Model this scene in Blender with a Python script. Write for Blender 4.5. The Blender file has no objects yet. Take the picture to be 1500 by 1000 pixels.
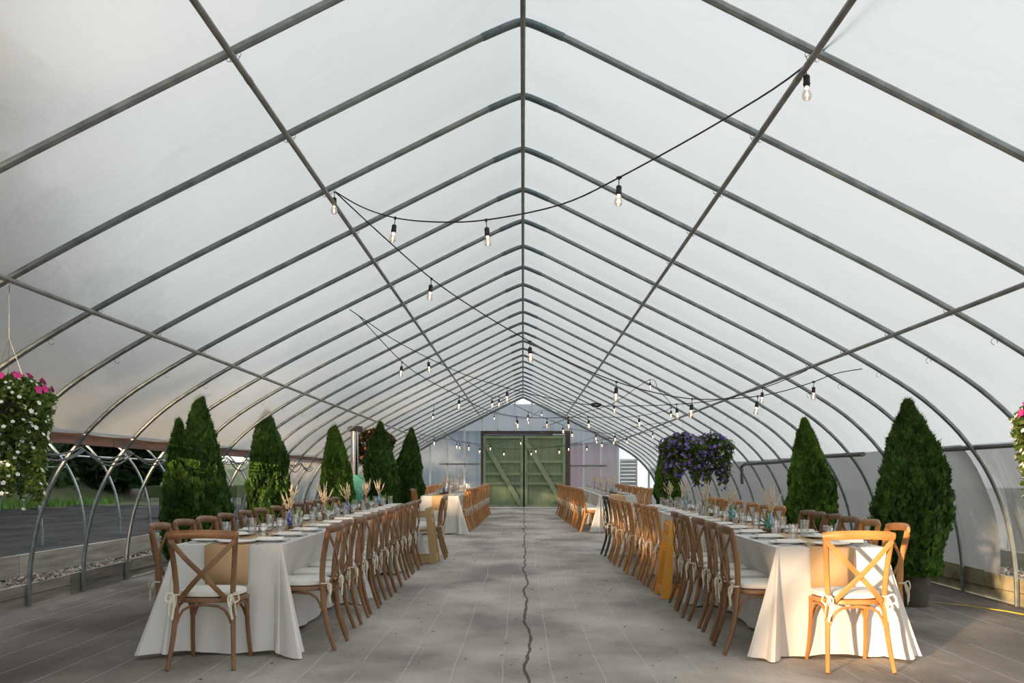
import bpy, math, random
from mathutils import Vector, Matrix, noise
random.seed(7)
R = random.Random(11)
PI = math.pi
col = bpy.context.scene.collection
sc = bpy.context.scene

# ------------------------------------------------------------ camera, world, sun, exposure
cam = bpy.data.cameras.new('camera'); camo = bpy.data.objects.new('camera', cam); col.objects.link(camo)
camo.location = (0, 0, 1.21); camo.rotation_euler = (PI/2, 0, 0)
cam.sensor_width = 36; cam.lens = 36
cam.shift_x = -16/1500; cam.shift_y = 200/1500
cam.clip_end = 300; cam.clip_start = .05
sc.camera = camo
W = bpy.data.worlds.new('sky'); sc.world = W; W.use_nodes = True
nt = W.node_tree; bg = nt.nodes['Background']
tc = nt.nodes.new('ShaderNodeTexCoord'); sx = nt.nodes.new('ShaderNodeSeparateXYZ'); cr = nt.nodes.new('ShaderNodeValToRGB')
nt.links.new(tc.outputs['Generated'], sx.inputs[0]); nt.links.new(sx.outputs['Z'], cr.inputs[0]); nt.links.new(cr.outputs[0], bg.inputs[0])
cr.color_ramp.elements[0].color = (.95, .95, .92, 1); cr.color_ramp.elements[1].color = (.84, .88, .92, 1)
cr.color_ramp.elements[1].position = .9
bg.inputs[1].default_value = 1.55
sl = bpy.data.lights.new('sun', 'SUN'); so = bpy.data.objects.new('sun', sl); col.objects.link(so)
sl.energy = 8; sl.color = (1, .69, .42); sl.angle = math.radians(1.2)
SUN_DIR = Vector((.56, .83, -.09)).normalized()
so.rotation_euler = SUN_DIR.to_track_quat('-Z', 'Y').to_euler()
sc.view_settings.view_transform = 'Standard'; sc.view_settings.look = 'None'
sc.view_settings.gamma = 1; sc.view_settings.use_curve_mapping = False
sc.view_settings.exposure = 0.46
sc.cycles.max_bounces = 9; sc.cycles.transparent_max_bounces = 24
sc.cycles.diffuse_bounces = 5; sc.cycles.transmission_bounces = 6; sc.cycles.caustics_reflective = False
sc.cycles.sample_clamp_indirect = 8

# ------------------------------------------------------------ helpers
class MB:
    def __init__(s): s.v = []; s.f = []
    def add(s, v, f):
        n = len(s.v); s.v += [tuple(p) for p in v]; s.f += [tuple(i+n for i in q) for q in f]; return s
    def box(s, x0, x1, y0, y1, z0, z1, M=None):
        v = [Vector((x, y, z)) for z in (z0, z1) for y in (y0, y1) for x in (x0, x1)]
        if M: v = [M @ p for p in v]
        return s.add(v, [(0,2,3,1),(4,5,7,6),(0,1,5,4),(2,6,7,3),(0,4,6,2),(1,3,7,5)])
    def tube(s, pts, r, n=8, ry=None, up=None, caps=True):
        pts = [Vector(p) for p in pts]; m = len(pts)
        rr = r if isinstance(r, (list, tuple)) else [r]*m
        v = []; f = []; prev = None
        for i, p in enumerate(pts):
            t = (pts[min(i+1, m-1)]-pts[max(i-1, 0)])
            if t.length < 1e-9: t = Vector((0, 0, 1))
            t.normalize()
            if prev is None:
                a = Vector(up) if up else (Vector((0,0,1)) if abs(t.z) < .9 else Vector((1,0,0)))
            else: a = prev
            a = (a - t*a.dot(t)).normalized(); b = t.cross(a); prev = a
            for k in range(n):
                q = 2*PI*(k+.5)/n
                v.append(p + a*math.cos(q)*rr[i] + b*math.sin(q)*(rr[i] if ry is None else ry*rr[i]))
        for i in range(m-1):
            for k in range(n):
                f.append((i*n+k, i*n+(k+1) % n, (i+1)*n+(k+1) % n, (i+1)*n+k))
        if caps: f.append(tuple(range(n-1, -1, -1))); f.append(tuple((m-1)*n+k for k in range(n)))
        return s.add(v, f)
    def lathe(s, prof, n=16, c=(0,0,0), sxy=(1,1)):
        v = []; f = []
        for (r, z) in prof:
            for k in range(n):
                q = 2*PI*k/n; v.append((c[0]+r*math.cos(q)*sxy[0], c[1]+r*math.sin(q)*sxy[1], c[2]+z))
        for i in range(len(prof)-1):
            for k in range(n): f.append((i*n+k, i*n+(k+1) % n, (i+1)*n+(k+1) % n, (i+1)*n+k))
        if prof[0][0] > 1e-4: f.append(tuple(range(n-1, -1, -1)))
        if prof[-1][0] > 1e-4: f.append(tuple((len(prof)-1)*n+k for k in range(n)))
        return s.add(v, f)
    def mesh(s, name, mat, smooth=True, auto=True):
        me = bpy.data.meshes.new(name); me.from_pydata(s.v, [], s.f)
        mats = mat if isinstance(mat, (list, tuple)) else [mat]
        for m_ in mats: me.materials.append(m_)
        if smooth:
            me.polygons.foreach_set('use_smooth', [True]*len(me.polygons))
            if auto:
                try: me.set_sharp_from_angle(angle=math.radians(40))
                except Exception: pass
        me.update(); return me
    def build(s, name, mat, parent=None, smooth=True, loc=None, auto=True):
        o = bpy.data.objects.new(name, s.mesh(name, mat, smooth, auto)); col.objects.link(o)
        if parent: o.parent = parent
        if loc: o.location = loc
        return o
def link_mesh(name, me, parent=None, loc=(0,0,0), rz=0, sc_=None, rot=None):
    o = bpy.data.objects.new(name, me); col.objects.link(o)
    if parent: o.parent = parent
    o.location = loc; o.rotation_euler = rot if rot else (0, 0, rz)
    if sc_: o.scale = sc_
    return o
def empty(name, loc, rz=0, parent=None):
    o = bpy.data.objects.new(name, None); col.objects.link(o); o.location = loc; o.rotation_euler = (0, 0, rz); o.empty_display_size = .1
    if parent: o.parent = parent
    return o
def tag(o, label=None, cat=None, group=None, kind=None):
    for k, v in (('label', label), ('category', cat), ('group', group), ('kind', kind)):
        if v: o[k] = v
    return o
def copy_tree(o, parent=None, mats=None):
    c = o.copy(); col.objects.link(c); c.parent = parent
    if mats and c.type == 'MESH' and c.data.materials and c.data.materials[0].name.startswith('wood_chair'):
        c.material_slots[0].link = 'OBJECT'; c.material_slots[0].material = mats
    for ch in o.children: copy_tree(ch, c, mats)
    return c
ORD = ['first','second','third','fourth','fifth','sixth','seventh','eighth','ninth','tenth','eleventh','twelfth','thirteenth','fourteenth','fifteenth','sixteenth','seventeenth','eighteenth']
def zf(y): return .0085*(y-7.3) if y > 7.3 else 0.0
def P(px, py, D):                       # a measured point of the photograph at depth D
    s = 1500/D; return Vector(((px-766)/s, D, 1.21+(700-py)/s))

# ------------------------------------------------------------ materials
def mat(name, c=(.5,.5,.5), rough=.5, metal=0, spec=.5, trans=0, sub=0):
    m = bpy.data.materials.new(name); m.use_nodes = True; b = m.node_tree.nodes['Principled BSDF']
    b.inputs['Base Color'].default_value = (*c, 1); b.inputs['Roughness'].default_value = rough
    b.inputs['Metallic'].default_value = metal; b.inputs['Specular IOR Level'].default_value = spec
    return m
def nodes(m): return m.node_tree.nodes, m.node_tree.links, m.node_tree.nodes['Principled BSDF']
def vary(m, c1, c2, scale=5, stretch=(1,1,1), detail=5, bump=0, coord='Object', lo=.3, hi=.7, dist=.02, rnd=0):
    N, L, b = nodes(m)
    tc = N.new('ShaderNodeTexCoord'); mp = N.new('ShaderNodeMapping'); no = N.new('ShaderNodeTexNoise'); cr = N.new('ShaderNodeValToRGB')
    L.new(tc.outputs[coord], mp.inputs[0]); mp.inputs['Scale'].default_value = stretch
    L.new(mp.outputs[0], no.inputs['Vector']); no.inputs['Scale'].default_value = scale; no.inputs['Detail'].default_value = detail
    L.new(no.outputs[0], cr.inputs[0]); e = cr.color_ramp.elements; e[0].color = (*c1, 1); e[1].color = (*c2, 1); e[0].position = lo; e[1].position = hi
    out = cr.outputs[0]
    if rnd:
        oi = N.new('ShaderNodeObjectInfo'); hs = N.new('ShaderNodeHueSaturation'); mr = N.new('ShaderNodeMapRange')
        L.new(oi.outputs['Random'], mr.inputs[0]); mr.inputs[3].default_value = 1-rnd; mr.inputs[4].default_value = 1+rnd
        L.new(mr.outputs[0], hs.inputs['Value']); L.new(out, hs.inputs['Color']); out = hs.outputs[0]
    L.new(out, b.inputs['Base Color'])
    if bump:
        bu = N.new('ShaderNodeBump'); bu.inputs['Strength'].default_value = bump; bu.inputs['Distance'].default_value = dist
        L.new(no.outputs[0], bu.inputs['Height']); L.new(bu.outputs[0], b.inputs['Normal'])
    return m
M = {}
M['pipe'] = vary(mat('galvanised_pipe', rough=.38, metal=.75), (.19,.22,.22), (.34,.38,.38), 9, (1,1,1), 4)
M['pipe_dark'] = vary(mat('galvanised_elbow', rough=.42, metal=.7), (.11,.16,.18), (.2,.26,.28), 12)
M['purlin'] = vary(mat('grey_purlin_pipe', rough=.45, metal=.55), (.2,.2,.18), (.34,.34,.31), 6)
M['wire'] = mat('clip_wire', (.45,.45,.43), .35, .9)
M['black'] = mat('black_rubber', (.012,.011,.014), .45)
M['plum'] = mat('dark_cable', (.02,.012,.02), .5)
M['wood_l'] = vary(mat('wood_chair_brown', rough=.42), (.15,.07,.028), (.27,.14,.06), 9, (1,1,.35), 5, .15, rnd=.18, dist=.003)
M['wood_h'] = vary(mat('wood_chair_sunlit', rough=.4), (.37,.155,.045), (.53,.25,.075), 9, (1,1,.35), 5, .15, rnd=.12, dist=.003)  # lit copy of the brown chair wood, warm sun put into the colour
M['wood_d'] = vary(mat('wood_chair_dark', rough=.4), (.025,.022,.014), (.055,.045,.028), 9, (1,1,.35), 5, .1)
M['orange'] = vary(mat('orange_varnished_wood', rough=.35), (.66,.29,.03), (.80,.38,.05), 4, (1,1,.2), 5)
M['pine'] = vary(mat('light_pine', rough=.5), (.42,.27,.12), (.55,.38,.18), 5, (1,1,.2), 5)
M['cushion'] = vary(mat('cream_cushion', rough=.9, spec=.1), (.74,.72,.66), (.84,.82,.77), 14, bump=.15, dist=.004)
M['tie'] = mat('cream_tie', (.74,.70,.58), .9, spec=.1)
M['slice'] = vary(mat('cut_log', rough=.8), (.26,.15,.07), (.5,.33,.17), 25)
M['bark'] = vary(mat('bark', rough=.9), (.08,.05,.03), (.16,.11,.07), 30, bump=.6)
M['plate'] = mat('white_china', (.82,.81,.78), .25)
M['napkin'] = mat('white_napkin', (.85,.84,.8), .9, spec=.1)
M['steel'] = mat('cutlery_steel', (.5,.5,.5), .2, 1)
M['kraft'] = vary(mat('kraft_paper', rough=.85, spec=.2), (.54,.35,.19), (.62,.42,.24), 3, bump=.05)
M['wax'] = mat('ivory_candle', (.85,.78,.6), .6)
M['stem'] = mat('dried_grass', (.55,.42,.25), .9)
M['seed'] = mat('seed_head', (.66,.56,.42), .95)
M['green_stem'] = mat('green_sprig', (.13,.28,.06), .8)
M['board'] = vary(mat('weathered_board', rough=.85), (.17,.155,.125), (.36,.34,.28), 5, (.6,.25,3), 8, .4, rnd=.22, dist=.01)
M['board_moss'] = vary(mat('mossy_board', rough=.9), (.13,.13,.065), (.42,.36,.22), 3.2, (.6,.5,1.5), 8, .4, rnd=.2, dist=.01)
M['hip'] = vary(mat('brown_hip_board', rough=.8), (.09,.045,.03), (.20,.105,.07), 5, (1,.3,5), 8, .4, rnd=.2, dist=.01)
M['stone'] = vary(mat('gravel_stone', rough=.9), (.13,.10,.08), (.42,.36,.30), 9, detail=2, lo=.35, hi=.65, coord='Object')
M['door'] = vary(mat('sage_green_paint', rough=.7), (.15,.21,.125), (.20,.27,.165), 3, (1,1,.5), 6, .1)
M['door_trim'] = vary(mat('sage_green_trim', rough=.7), (.21,.285,.18), (.27,.345,.22), 4)
M['frame'] = vary(mat('brown_door_frame', rough=.8), (.06,.045,.04), (.10,.08,.07), 6)
M['stud'] = vary(mat('whitewashed_stud', rough=.75), (.66,.67,.66), (.82,.83,.82), 4)
M['rail'] = mat('grey_rail', (.16,.17,.17), .6)
M['turq'] = vary(mat('turquoise_enamel', rough=.45), (.10,.50,.42), (.16,.62,.52), 5)
M['flue'] = mat('silver_flue', (.6,.6,.6), .25, 1)
M['darkbox'] = mat('dark_metal', (.03,.03,.03), .6)
M['pot'] = vary(mat('black_nursery_pot', rough=.6), (.035,.033,.03), (.07,.065,.055), 10)
M['soil'] = mat('potting_soil', (.06,.035,.02), 1)
M['debris'] = mat('dry_leaf_bits', (.05,.04,.03), 1)
M['debris_lt'] = mat('pale_leaf_bits', (.42,.30,.16), 1)
M['white_clap'] = vary(mat('white_louvre', rough=.6), (.5,.55,.58), (.66,.7,.72), 4)
M['yellow'] = mat('yellow_rope', (.65,.55,.05), .6)

def foliage_mat(name, c1, c2, c3, nscale=3, trans=.25):
    m = bpy.data.materials.new(name); m.use_nodes = True; N = m.node_tree.nodes; L = m.node_tree.links; b = N['Principled BSDF']; out = N['Material Output']
    ge = N.new('ShaderNodeNewGeometry'); cr = N.new('ShaderNodeValToRGB'); L.new(ge.outputs['Random Per Island'], cr.inputs[0])
    e = cr.color_ramp.elements; e[0].color = (*c1, 1); e[1].color = (*c3, 1); e.new(.5).color = (*c2, 1)
    tc = N.new('ShaderNodeTexCoord'); no = N.new('ShaderNodeTexNoise'); no.inputs['Scale'].default_value = nscale; L.new(tc.outputs['Object'], no.inputs['Vector'])
    hs = N.new('ShaderNodeHueSaturation'); mr = N.new('ShaderNodeMapRange'); L.new(no.outputs[0], mr.inputs[0]); mr.inputs[1].default_value = .3; mr.inputs[2].default_value = .7; mr.inputs[3].default_value = .6; mr.inputs[4].default_value = 1.5
    L.new(mr.outputs[0], hs.inputs['Value']); L.new(cr.outputs[0], hs.inputs['Color']); L.new(hs.outputs[0], b.inputs['Base Color'])
    b.inputs['Roughness'].default_value = .6; b.inputs['Specular IOR Level'].default_value = .3
    tr = N.new('ShaderNodeBsdfTranslucent'); L.new(hs.outputs[0], tr.inputs[0]); mx = N.new('ShaderNodeMixShader'); mx.inputs[0].default_value = trans
    L.new(b.outputs[0], mx.inputs[1]); L.new(tr.outputs[0], mx.inputs[2]); L.new(mx.outputs[0], out.inputs[0])
    return m
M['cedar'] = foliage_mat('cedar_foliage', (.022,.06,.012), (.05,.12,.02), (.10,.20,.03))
M['cedar_lit'] = foliage_mat('cedar_foliage_lit', (.035,.09,.012), (.08,.18,.02), (.16,.29,.035))  # lit copy of the cedar foliage, sunlight put into the greens
M['tree'] = foliage_mat('tree_leaves', (.012,.035,.012), (.025,.06,.02), (.045,.10,.03), .6, .3)
M['basket_leaf'] = foliage_mat('trailing_leaves', (.06,.11,.02), (.11,.18,.035), (.2,.29,.07), 6)
M['dark_leaf'] = foliage_mat('bronze_leaves', (.03,.03,.012), (.07,.06,.02), (.16,.10,.04), 6)
M['grass'] = foliage_mat('grass_blades', (.05,.12,.02), (.08,.19,.03), (.14,.26,.05), 1)
M['petal_w'] = mat('white_petals', (.9,.9,.86), .7); M['petal_p'] = mat('pink_petals', (.72,.05,.3), .7)
M['petal_v'] = foliage_mat('violet_petals', (.13,.06,.30), (.20,.11,.42), (.45,.36,.62), 4)
M['petal_o'] = mat('orange_petals', (.75,.3,.12), .7)

def film_mat(name, tint, transl, scat, transp, gloss, wr=.6, stretch=(1,1,1), wscale=2.2, rough=.3, srough=.5):
    # diffuse / translucent base + forward scattering (rough refraction) + a little clear transmission + sheen
    m = bpy.data.materials.new(name); m.use_nodes = True; N = m.node_tree.nodes; L = m.node_tree.links; out = N['Material Output']; N.remove(N['Principled BSDF'])
    tc = N.new('ShaderNodeTexCoord'); mp = N.new('ShaderNodeMapping'); mp.inputs['Scale'].default_value = stretch; L.new(tc.outputs['Object'], mp.inputs[0])
    no = N.new('ShaderNodeTexNoise'); no.inputs['Scale'].default_value = wscale; no.inputs['Detail'].default_value = 6; no.inputs['Distortion'].default_value = .6; L.new(mp.outputs[0], no.inputs['Vector'])
    bu = N.new('ShaderNodeBump'); bu.inputs['Strength'].default_value = wr; bu.inputs['Distance'].default_value = .03; L.new(no.outputs[0], bu.inputs['Height'])
    di = N.new('ShaderNodeBsdfDiffuse'); tl = N.new('ShaderNodeBsdfTranslucent'); tp = N.new('ShaderNodeBsdfTransparent'); gl = N.new('ShaderNodeBsdfGlossy'); rf = N.new('ShaderNodeBsdfRefraction')
    for x in (di, tl, rf): x.inputs[0].default_value = (*tint, 1); L.new(bu.outputs[0], x.inputs['Normal'])
    rf.inputs['Roughness'].default_value = srough; rf.inputs['IOR'].default_value = 1.12
    gl.inputs['Roughness'].default_value = rough; L.new(bu.outputs[0], gl.inputs['Normal'])
    def mx(f, p, q):
        n = N.new('ShaderNodeMixShader'); (L.new(f, n.inputs[0]) if hasattr(f, 'links') else setattr(n.inputs[0], 'default_value', f)); L.new(p, n.inputs[1]); L.new(q, n.inputs[2]); return n.outputs[0]
    a = mx(transl, di.outputs[0], tl.outputs[0]); a = mx(scat, a, rf.outputs[0])
    n2 = N.new('ShaderNodeTexNoise'); n2.inputs['Scale'].default_value = .8; n2.inputs['Detail'].default_value = 5; L.new(mp.outputs[0], n2.inputs['Vector'])
    mr = N.new('ShaderNodeMapRange'); L.new(n2.outputs[0], mr.inputs[0]); mr.inputs[1].default_value = .3; mr.inputs[2].default_value = .7; mr.inputs[3].default_value = transp*.7; mr.inputs[4].default_value = transp*1.3
    b = mx(mr.outputs[0], a, tp.outputs[0])
    fr = N.new('ShaderNodeFresnel'); fr.inputs[0].default_value = 1.4; ml = N.new('ShaderNodeMath'); ml.operation = 'MULTIPLY'; ml.inputs[1].default_value = gloss; L.new(fr.outputs[0], ml.inputs[0])
    L.new(mx(ml.outputs[0], b, gl.outputs[0]), out.inputs[0]); return m
M['film'] = film_mat('greenhouse_film', (.68,.70,.705), .33, .38, .02, .5, .9, srough=.9)
M['curtain'] = film_mat('clear_curtain_film', (.93,.94,.95), .7, .3, .40, .8, 1.0, (1,2.5,.6), 2.5, .2)
M['panel'] = film_mat('polycarbonate_panel', (.42,.50,.58), .5, .1, .42, .9, .2, (6,1,.2), 1.5, .25)
M['cloth'] = None
def cloth_mat():
    m = bpy.data.materials.new('tablecloth_linen'); m.use_nodes = True; N = m.node_tree.nodes; L = m.node_tree.links; b = N['Principled BSDF']; out = N['Material Output']
    b.inputs['Base Color'].default_value = (.80,.79,.76,1); b.inputs['Roughness'].default_value = .9; b.inputs['Specular IOR Level'].default_value = .1
    tl = N.new('ShaderNodeBsdfTranslucent'); tl.inputs[0].default_value = (.8,.75,.66,1); mx = N.new('ShaderNodeMixShader'); mx.inputs[0].default_value = .15
    L.new(b.outputs[0], mx.inputs[1]); L.new(tl.outputs[0], mx.inputs[2]); L.new(mx.outputs[0], out.inputs[0])
    tc = N.new('ShaderNodeTexCoord'); no = N.new('ShaderNodeTexNoise'); no.inputs['Scale'].default_value = 5; L.new(tc.outputs['Object'], no.inputs['Vector'])
    bu = N.new('ShaderNodeBump'); bu.inputs['Strength'].default_value = .25; bu.inputs['Distance'].default_value = .01; L.new(no.outputs[0], bu.inputs['Height']); L.new(bu.outputs[0], b.inputs['Normal'])
    return m
M['cloth'] = cloth_mat()
def glass_mat(name, tint, transp=.85, rough=.05, body=None):
    m = bpy.data.materials.new(name); m.use_nodes = True; N = m.node_tree.nodes; L = m.node_tree.links; out = N['Material Output']; N.remove(N['Principled BSDF'])
    tp = N.new('ShaderNodeBsdfTransparent'); tp.inputs[0].default_value = (*tint, 1); gl = N.new('ShaderNodeBsdfGlossy'); gl.inputs['Roughness'].default_value = rough
    lw = N.new('ShaderNodeLayerWeight'); lw.inputs[0].default_value = .45
    mr = N.new('ShaderNodeMapRange'); L.new(lw.outputs['Facing'], mr.inputs[0]); mr.inputs[3].default_value = 1-transp; mr.inputs[4].default_value = .85
    mx = N.new('ShaderNodeMixShader'); L.new(mr.outputs[0], mx.inputs[0]); L.new(tp.outputs[0], mx.inputs[1]); L.new(gl.outputs[0], mx.inputs[2]); sh = mx.outputs[0]
    if body:
        di = N.new('ShaderNodeBsdfDiffuse'); di.inputs[0].default_value = (*tint, 1); m2 = N.new('ShaderNodeMixShader'); m2.inputs[0].default_value = body
        L.new(sh, m2.inputs[1]); L.new(di.outputs[0], m2.inputs[2]); sh = m2.outputs[0]
    L.new(sh, out.inputs[0]); return m
M['glass'] = glass_mat('clear_glass', (.97,.98,.98), .88)
M['bulbglass'] = glass_mat('bulb_glass', (.98,.95,.93), .80, body=.06)
M['blue'] = glass_mat('cobalt_glass', (.03,.06,.5), .7, body=.4)
M['teal'] = glass_mat('teal_glass', (.05,.5,.55), .7, body=.35)
M['aqua'] = glass_mat('sky_blue_glass', (.10,.45,.75), .7, body=.45)
M['brown'] = glass_mat('amber_glass', (.3,.13,.04), .7, body=.35)
def emit(name, c, s):
    m = bpy.data.materials.new(name); m.use_nodes = True; N = m.node_tree.nodes; L = m.node_tree.links; N.remove(N['Principled BSDF'])
    e = N.new('ShaderNodeEmission'); e.inputs[0].default_value = (*c, 1); e.inputs[1].default_value = s; L.new(e.outputs[0], N['Material Output'].inputs[0]); return m
M['filament'] = emit('warm_filament', (1,.55,.28), 14)
def floor_mat():
    m = mat('faded_ground_cloth', rough=.85, spec=.2); N, L, b = nodes(m)
    tc = N.new('ShaderNodeTexCoord'); sp = N.new('ShaderNodeSeparateXYZ'); L.new(tc.outputs['Object'], sp.inputs[0])
    def noi(scale, st, det=6, dist=0):
        mp = N.new('ShaderNodeMapping'); mp.inputs['Scale'].default_value = st; L.new(tc.outputs['Object'], mp.inputs[0]); n = N.new('ShaderNodeTexNoise'); n.inputs['Scale'].default_value = scale; n.inputs['Detail'].default_value = det; n.inputs['Distortion'].default_value = dist; L.new(mp.outputs[0], n.inputs['Vector']); return n.outputs[0]
    def math_(op, a, b_=None, v=None):
        n = N.new('ShaderNodeMath'); n.operation = op
        (L.new(a, n.inputs[0]) if hasattr(a, 'links') else setattr(n.inputs[0], 'default_value', a))
        if b_ is not None: (L.new(b_, n.inputs[1]) if hasattr(b_, 'links') else setattr(n.inputs[1], 'default_value', b_))
        return n.outputs[0]
    def ramp(x, c1, c2, lo, hi):
        r = N.new('ShaderNodeValToRGB'); L.new(x, r.inputs[0]); e = r.color_ramp.elements; e[0].color = (*c1, 1); e[1].color = (*c2, 1); e[0].position = lo; e[1].position = hi; return r.outputs[0]
    def mix(f, a, c):
        x = N.new('ShaderNodeMix'); x.data_type = 'RGBA'; L.new(f, x.inputs[0]) if hasattr(f, 'links') else None
        L.new(a, x.inputs[6]); (L.new(c, x.inputs[7]) if hasattr(c, 'links') else setattr(x.inputs[7], 'default_value', (*c, 1))); return x.outputs[2]
    base = ramp(noi(1.1, (1, .6, 1), 9), (.27,.245,.215), (.58,.53,.465), .36, .66)
    edge = math_('MULTIPLY', math_('ABSOLUTE', sp.outputs['X']), .2)     # colour darkens from the middle out to both sides
    eg = ramp(edge, (1,1,1), (.40,.385,.375), .30, .62)
    mu = N.new('ShaderNodeMix'); mu.data_type = 'RGBA'; mu.blend_type = 'MULTIPLY'; mu.inputs[0].default_value = 1; L.new(base, mu.inputs[6]); L.new(eg, mu.inputs[7]); base = mu.outputs[2]
    wob = math_('MULTIPLY', math_('SUBTRACT', noi(.35, (1, 1, 1), 3), .5), .12)
    xx = math_('ADD', sp.outputs['X'], wob)
    fr = math_('ABSOLUTE', math_('SUBTRACT', math_('FRACT', math_('ADD', math_('MULTIPLY', xx, 1/.31), .93)), .5))
    line = math_('MULTIPLY', math_('LESS_THAN', fr, .009), math_('GREATER_THAN', noi(.7, (3,.6,1), 3), .42))
    base = mix(math_('MULTIPLY', line, .6), base, (.60,.62,.64))
    dirt = ramp(noi(22, (.5, 2.2, 1), 4), (1,1,1), (0,0,0), .28, .36)
    base = mix(math_('MULTIPLY', dirt, .5), base, (.09,.075,.065))
    pale = ramp(noi(1.4, (1.4, .5, 1), 8, 1.5), (0,0,0), (1,1,1), .64, .74)
    base = mix(math_('MULTIPLY', pale, .35), base, (.38,.38,.33))
    # the torn seam down the aisle
    w2 = math_('MULTIPLY', math_('SUBTRACT', noi(.8, (1,.9,1), 6), .5), .22)
    cd = math_('ABSOLUTE', math_('SUBTRACT', math_('ADD', sp.outputs['X'], w2), .03))
    cth = math_('MULTIPLY', noi(5, (1,1,1), 3), .022)
    crack = math_('LESS_THAN', cd, cth)
    base = mix(math_('MULTIPLY', crack, .8), base, (.035,.03,.028))
    L.new(base, b.inputs['Base Color'])
    bu = N.new('ShaderNodeBump'); bu.inputs['Strength'].default_value = .7; bu.inputs['Distance'].default_value = .04; L.new(noi(2.6, (1.3,.6,1), 9, .9), bu.inputs['Height']); L.new(bu.outputs[0], b.inputs['Normal'])
    return m
M['floor'] = floor_mat()
M['fabric'] = vary(mat('black_landscape_fabric', rough=.8, spec=.15), (.010,.011,.013), (.045,.046,.048), 1.2, (1,.5,1), 9, 1, dist=.25)
M['lawn'] = vary(mat('grass_ground', rough=1), (.03,.06,.015), (.09,.10,.04), .8, detail=9, bump=.5)
M['wallred'] = vary(mat('red_shed_wall', rough=.8), (.30,.13,.14), (.42,.22,.23), 2)
M['wallgrey'] = vary(mat('grey_shed_wall', rough=.8), (.16,.20,.24), (.26,.30,.34), 1)

# ------------------------------------------------------------ greenhouse profile
CP = [(0,3.91),(.28,3.785),(1.38,3.235),(2.0,2.925),(2.5,2.67),(3.0,2.40),(3.4,2.165),(3.72,1.95),(3.99,1.71),(4.17,1.50),(4.31,1.30),(4.43,1.05),(4.52,.78),(4.58,.45),(4.60,.15),(4.60,-.15)]
def catmull(pts, n=4):
    out = []
    for i in range(len(pts)-1):
        p0 = Vector(pts[max(i-1,0)]); p1 = Vector(pts[i]); p2 = Vector(pts[i+1]); p3 = Vector(pts[min(i+2,len(pts)-1)])
        if i == 0: p0 = p1
        for k in range(n):
            t = k/n; out.append(.5*((2*p1)+(p2-p0)*t+(2*p0-5*p1+4*p2-p3)*t*t+(3*p1-p0-3*p2+p3)*t**3))
    out.append(Vector(pts[-1])); return out
PROF = [Vector((p.x, p.y)) for p in catmull([(a, b) for a, b in [(x, z) for x, z in CP]], 3)] if False else [Vector((q[0], q[1])) for q in catmull([Vector(c) for c in CP], 3)]
def roofz(x):
    x = abs(x)
    for a, b in zip(PROF, PROF[1:]):
        if a.x <= x <= b.x and b.x > a.x: return a.y+(b.y-a.y)*(x-a.x)/(b.x-a.x)
    return 0
def xat(z):
    for a, b in zip(PROF, PROF[1:]):
        if b.y <= z <= a.y: return a.x+(b.x-a.x)*(a.y-z)/(a.y-b.y+1e-9)
    return 4.6
HD = [6.03+1.17*(n-1) for n in range(-6, 26)]
D0, D1 = HD[0], HD[-1]
# film cover
def film_profile(zmin_l, zmin_r, off=.045):
    pts = []
    L_ = [p for p in PROF if p.y >= zmin_l]; L_.append(Vector((xat(zmin_l), zmin_l)))
    R_ = [p for p in PROF if p.y >= zmin_r]; R_.append(Vector((xat(zmin_r), zmin_r)))
    seq = [Vector((-p.x, p.y)) for p in reversed(L_)]+R_[1:]
    out = []
    for i, p in enumerate(seq):
        t = (seq[min(i+1,len(seq)-1)]-seq[max(i-1,0)]).normalized(); n = Vector((-t.y, t.x)); out.append((p, n))
    return out, off
fp, off = film_profile(1.6, 1.49)
b = MB(); ys = []; NS = 6
for i in range(len(HD)-1):
    for k in range(NS): ys.append((HD[i]+(HD[i+1]-HD[i])*k/NS, math.sin(PI*k/NS)))
ys.append((HD[-1]+.02, 0)); m_ = len(fp)
vv = []
for (y, sg) in ys:
    for (p, n) in fp:
        w = noise.noise(Vector((p.x*1.3, y*2.2, 5)))*.012*sg
        q = p+n*(off-.022*sg+w); vv.append((q.x, y, q.y))
ff = [(r*m_+c, (r+1)*m_+c, (r+1)*m_+c+1, r*m_+c+1) for r in range(len(ys)-1) for c in range(m_-1)]
b.add(vv, ff); ceiling = b.build('ceiling', M['film'], auto=False)
tag(ceiling, 'milky plastic film roof stretched over arched pipe hoops', kind='structure')
def curtain(name, y0, y1, z0, z1, side, off, m, wr=.03, ny=60, nz=14, label=None, sl=0):
    b = MB(); v = []
    for i in range(ny+1):
        y = y0+(y1-y0)*i/ny
        for k in range(nz+1):
            z = z0+(z1-z0)*k/nz; x = xat(max(z, 0))+off; yy = y + sl*(z1-z)
            x += wr*noise.noise(Vector((yy*3.0+z*1.4, z*.7, 3)))*(1-.6*k/nz)+wr*.4*noise.noise(Vector((yy*9+z*3, z, 8)))
            v.append((side*x, yy, z))
    n = nz+1; b.add(v, [(i*n+k, (i+1)*n+k, (i+1)*n+k+1, i*n+k+1) for i in range(ny) for k in range(nz)])
    return tag(b.build(name, m, auto=False), label, kind='structure')
curtain('wall_right', 9.8, D1, .2, 1.53, 1, .05, M['film'], .02, 150, 12, 'milky film side wall hanging down to the right baseboard', sl=.12)
curtain('wall_right_near', D0, 10.1, .52, 1.50, 1, .10, M['curtain'], .06, 110, 12, 'clear wrinkled plastic side curtain at the right edge')
curtain('wall_left', 17.0, D1, .3, 1.56, -1, .08, M['curtain'], .08, 120, 12, 'crumpled clear side curtain behind the far left cedars')

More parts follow.
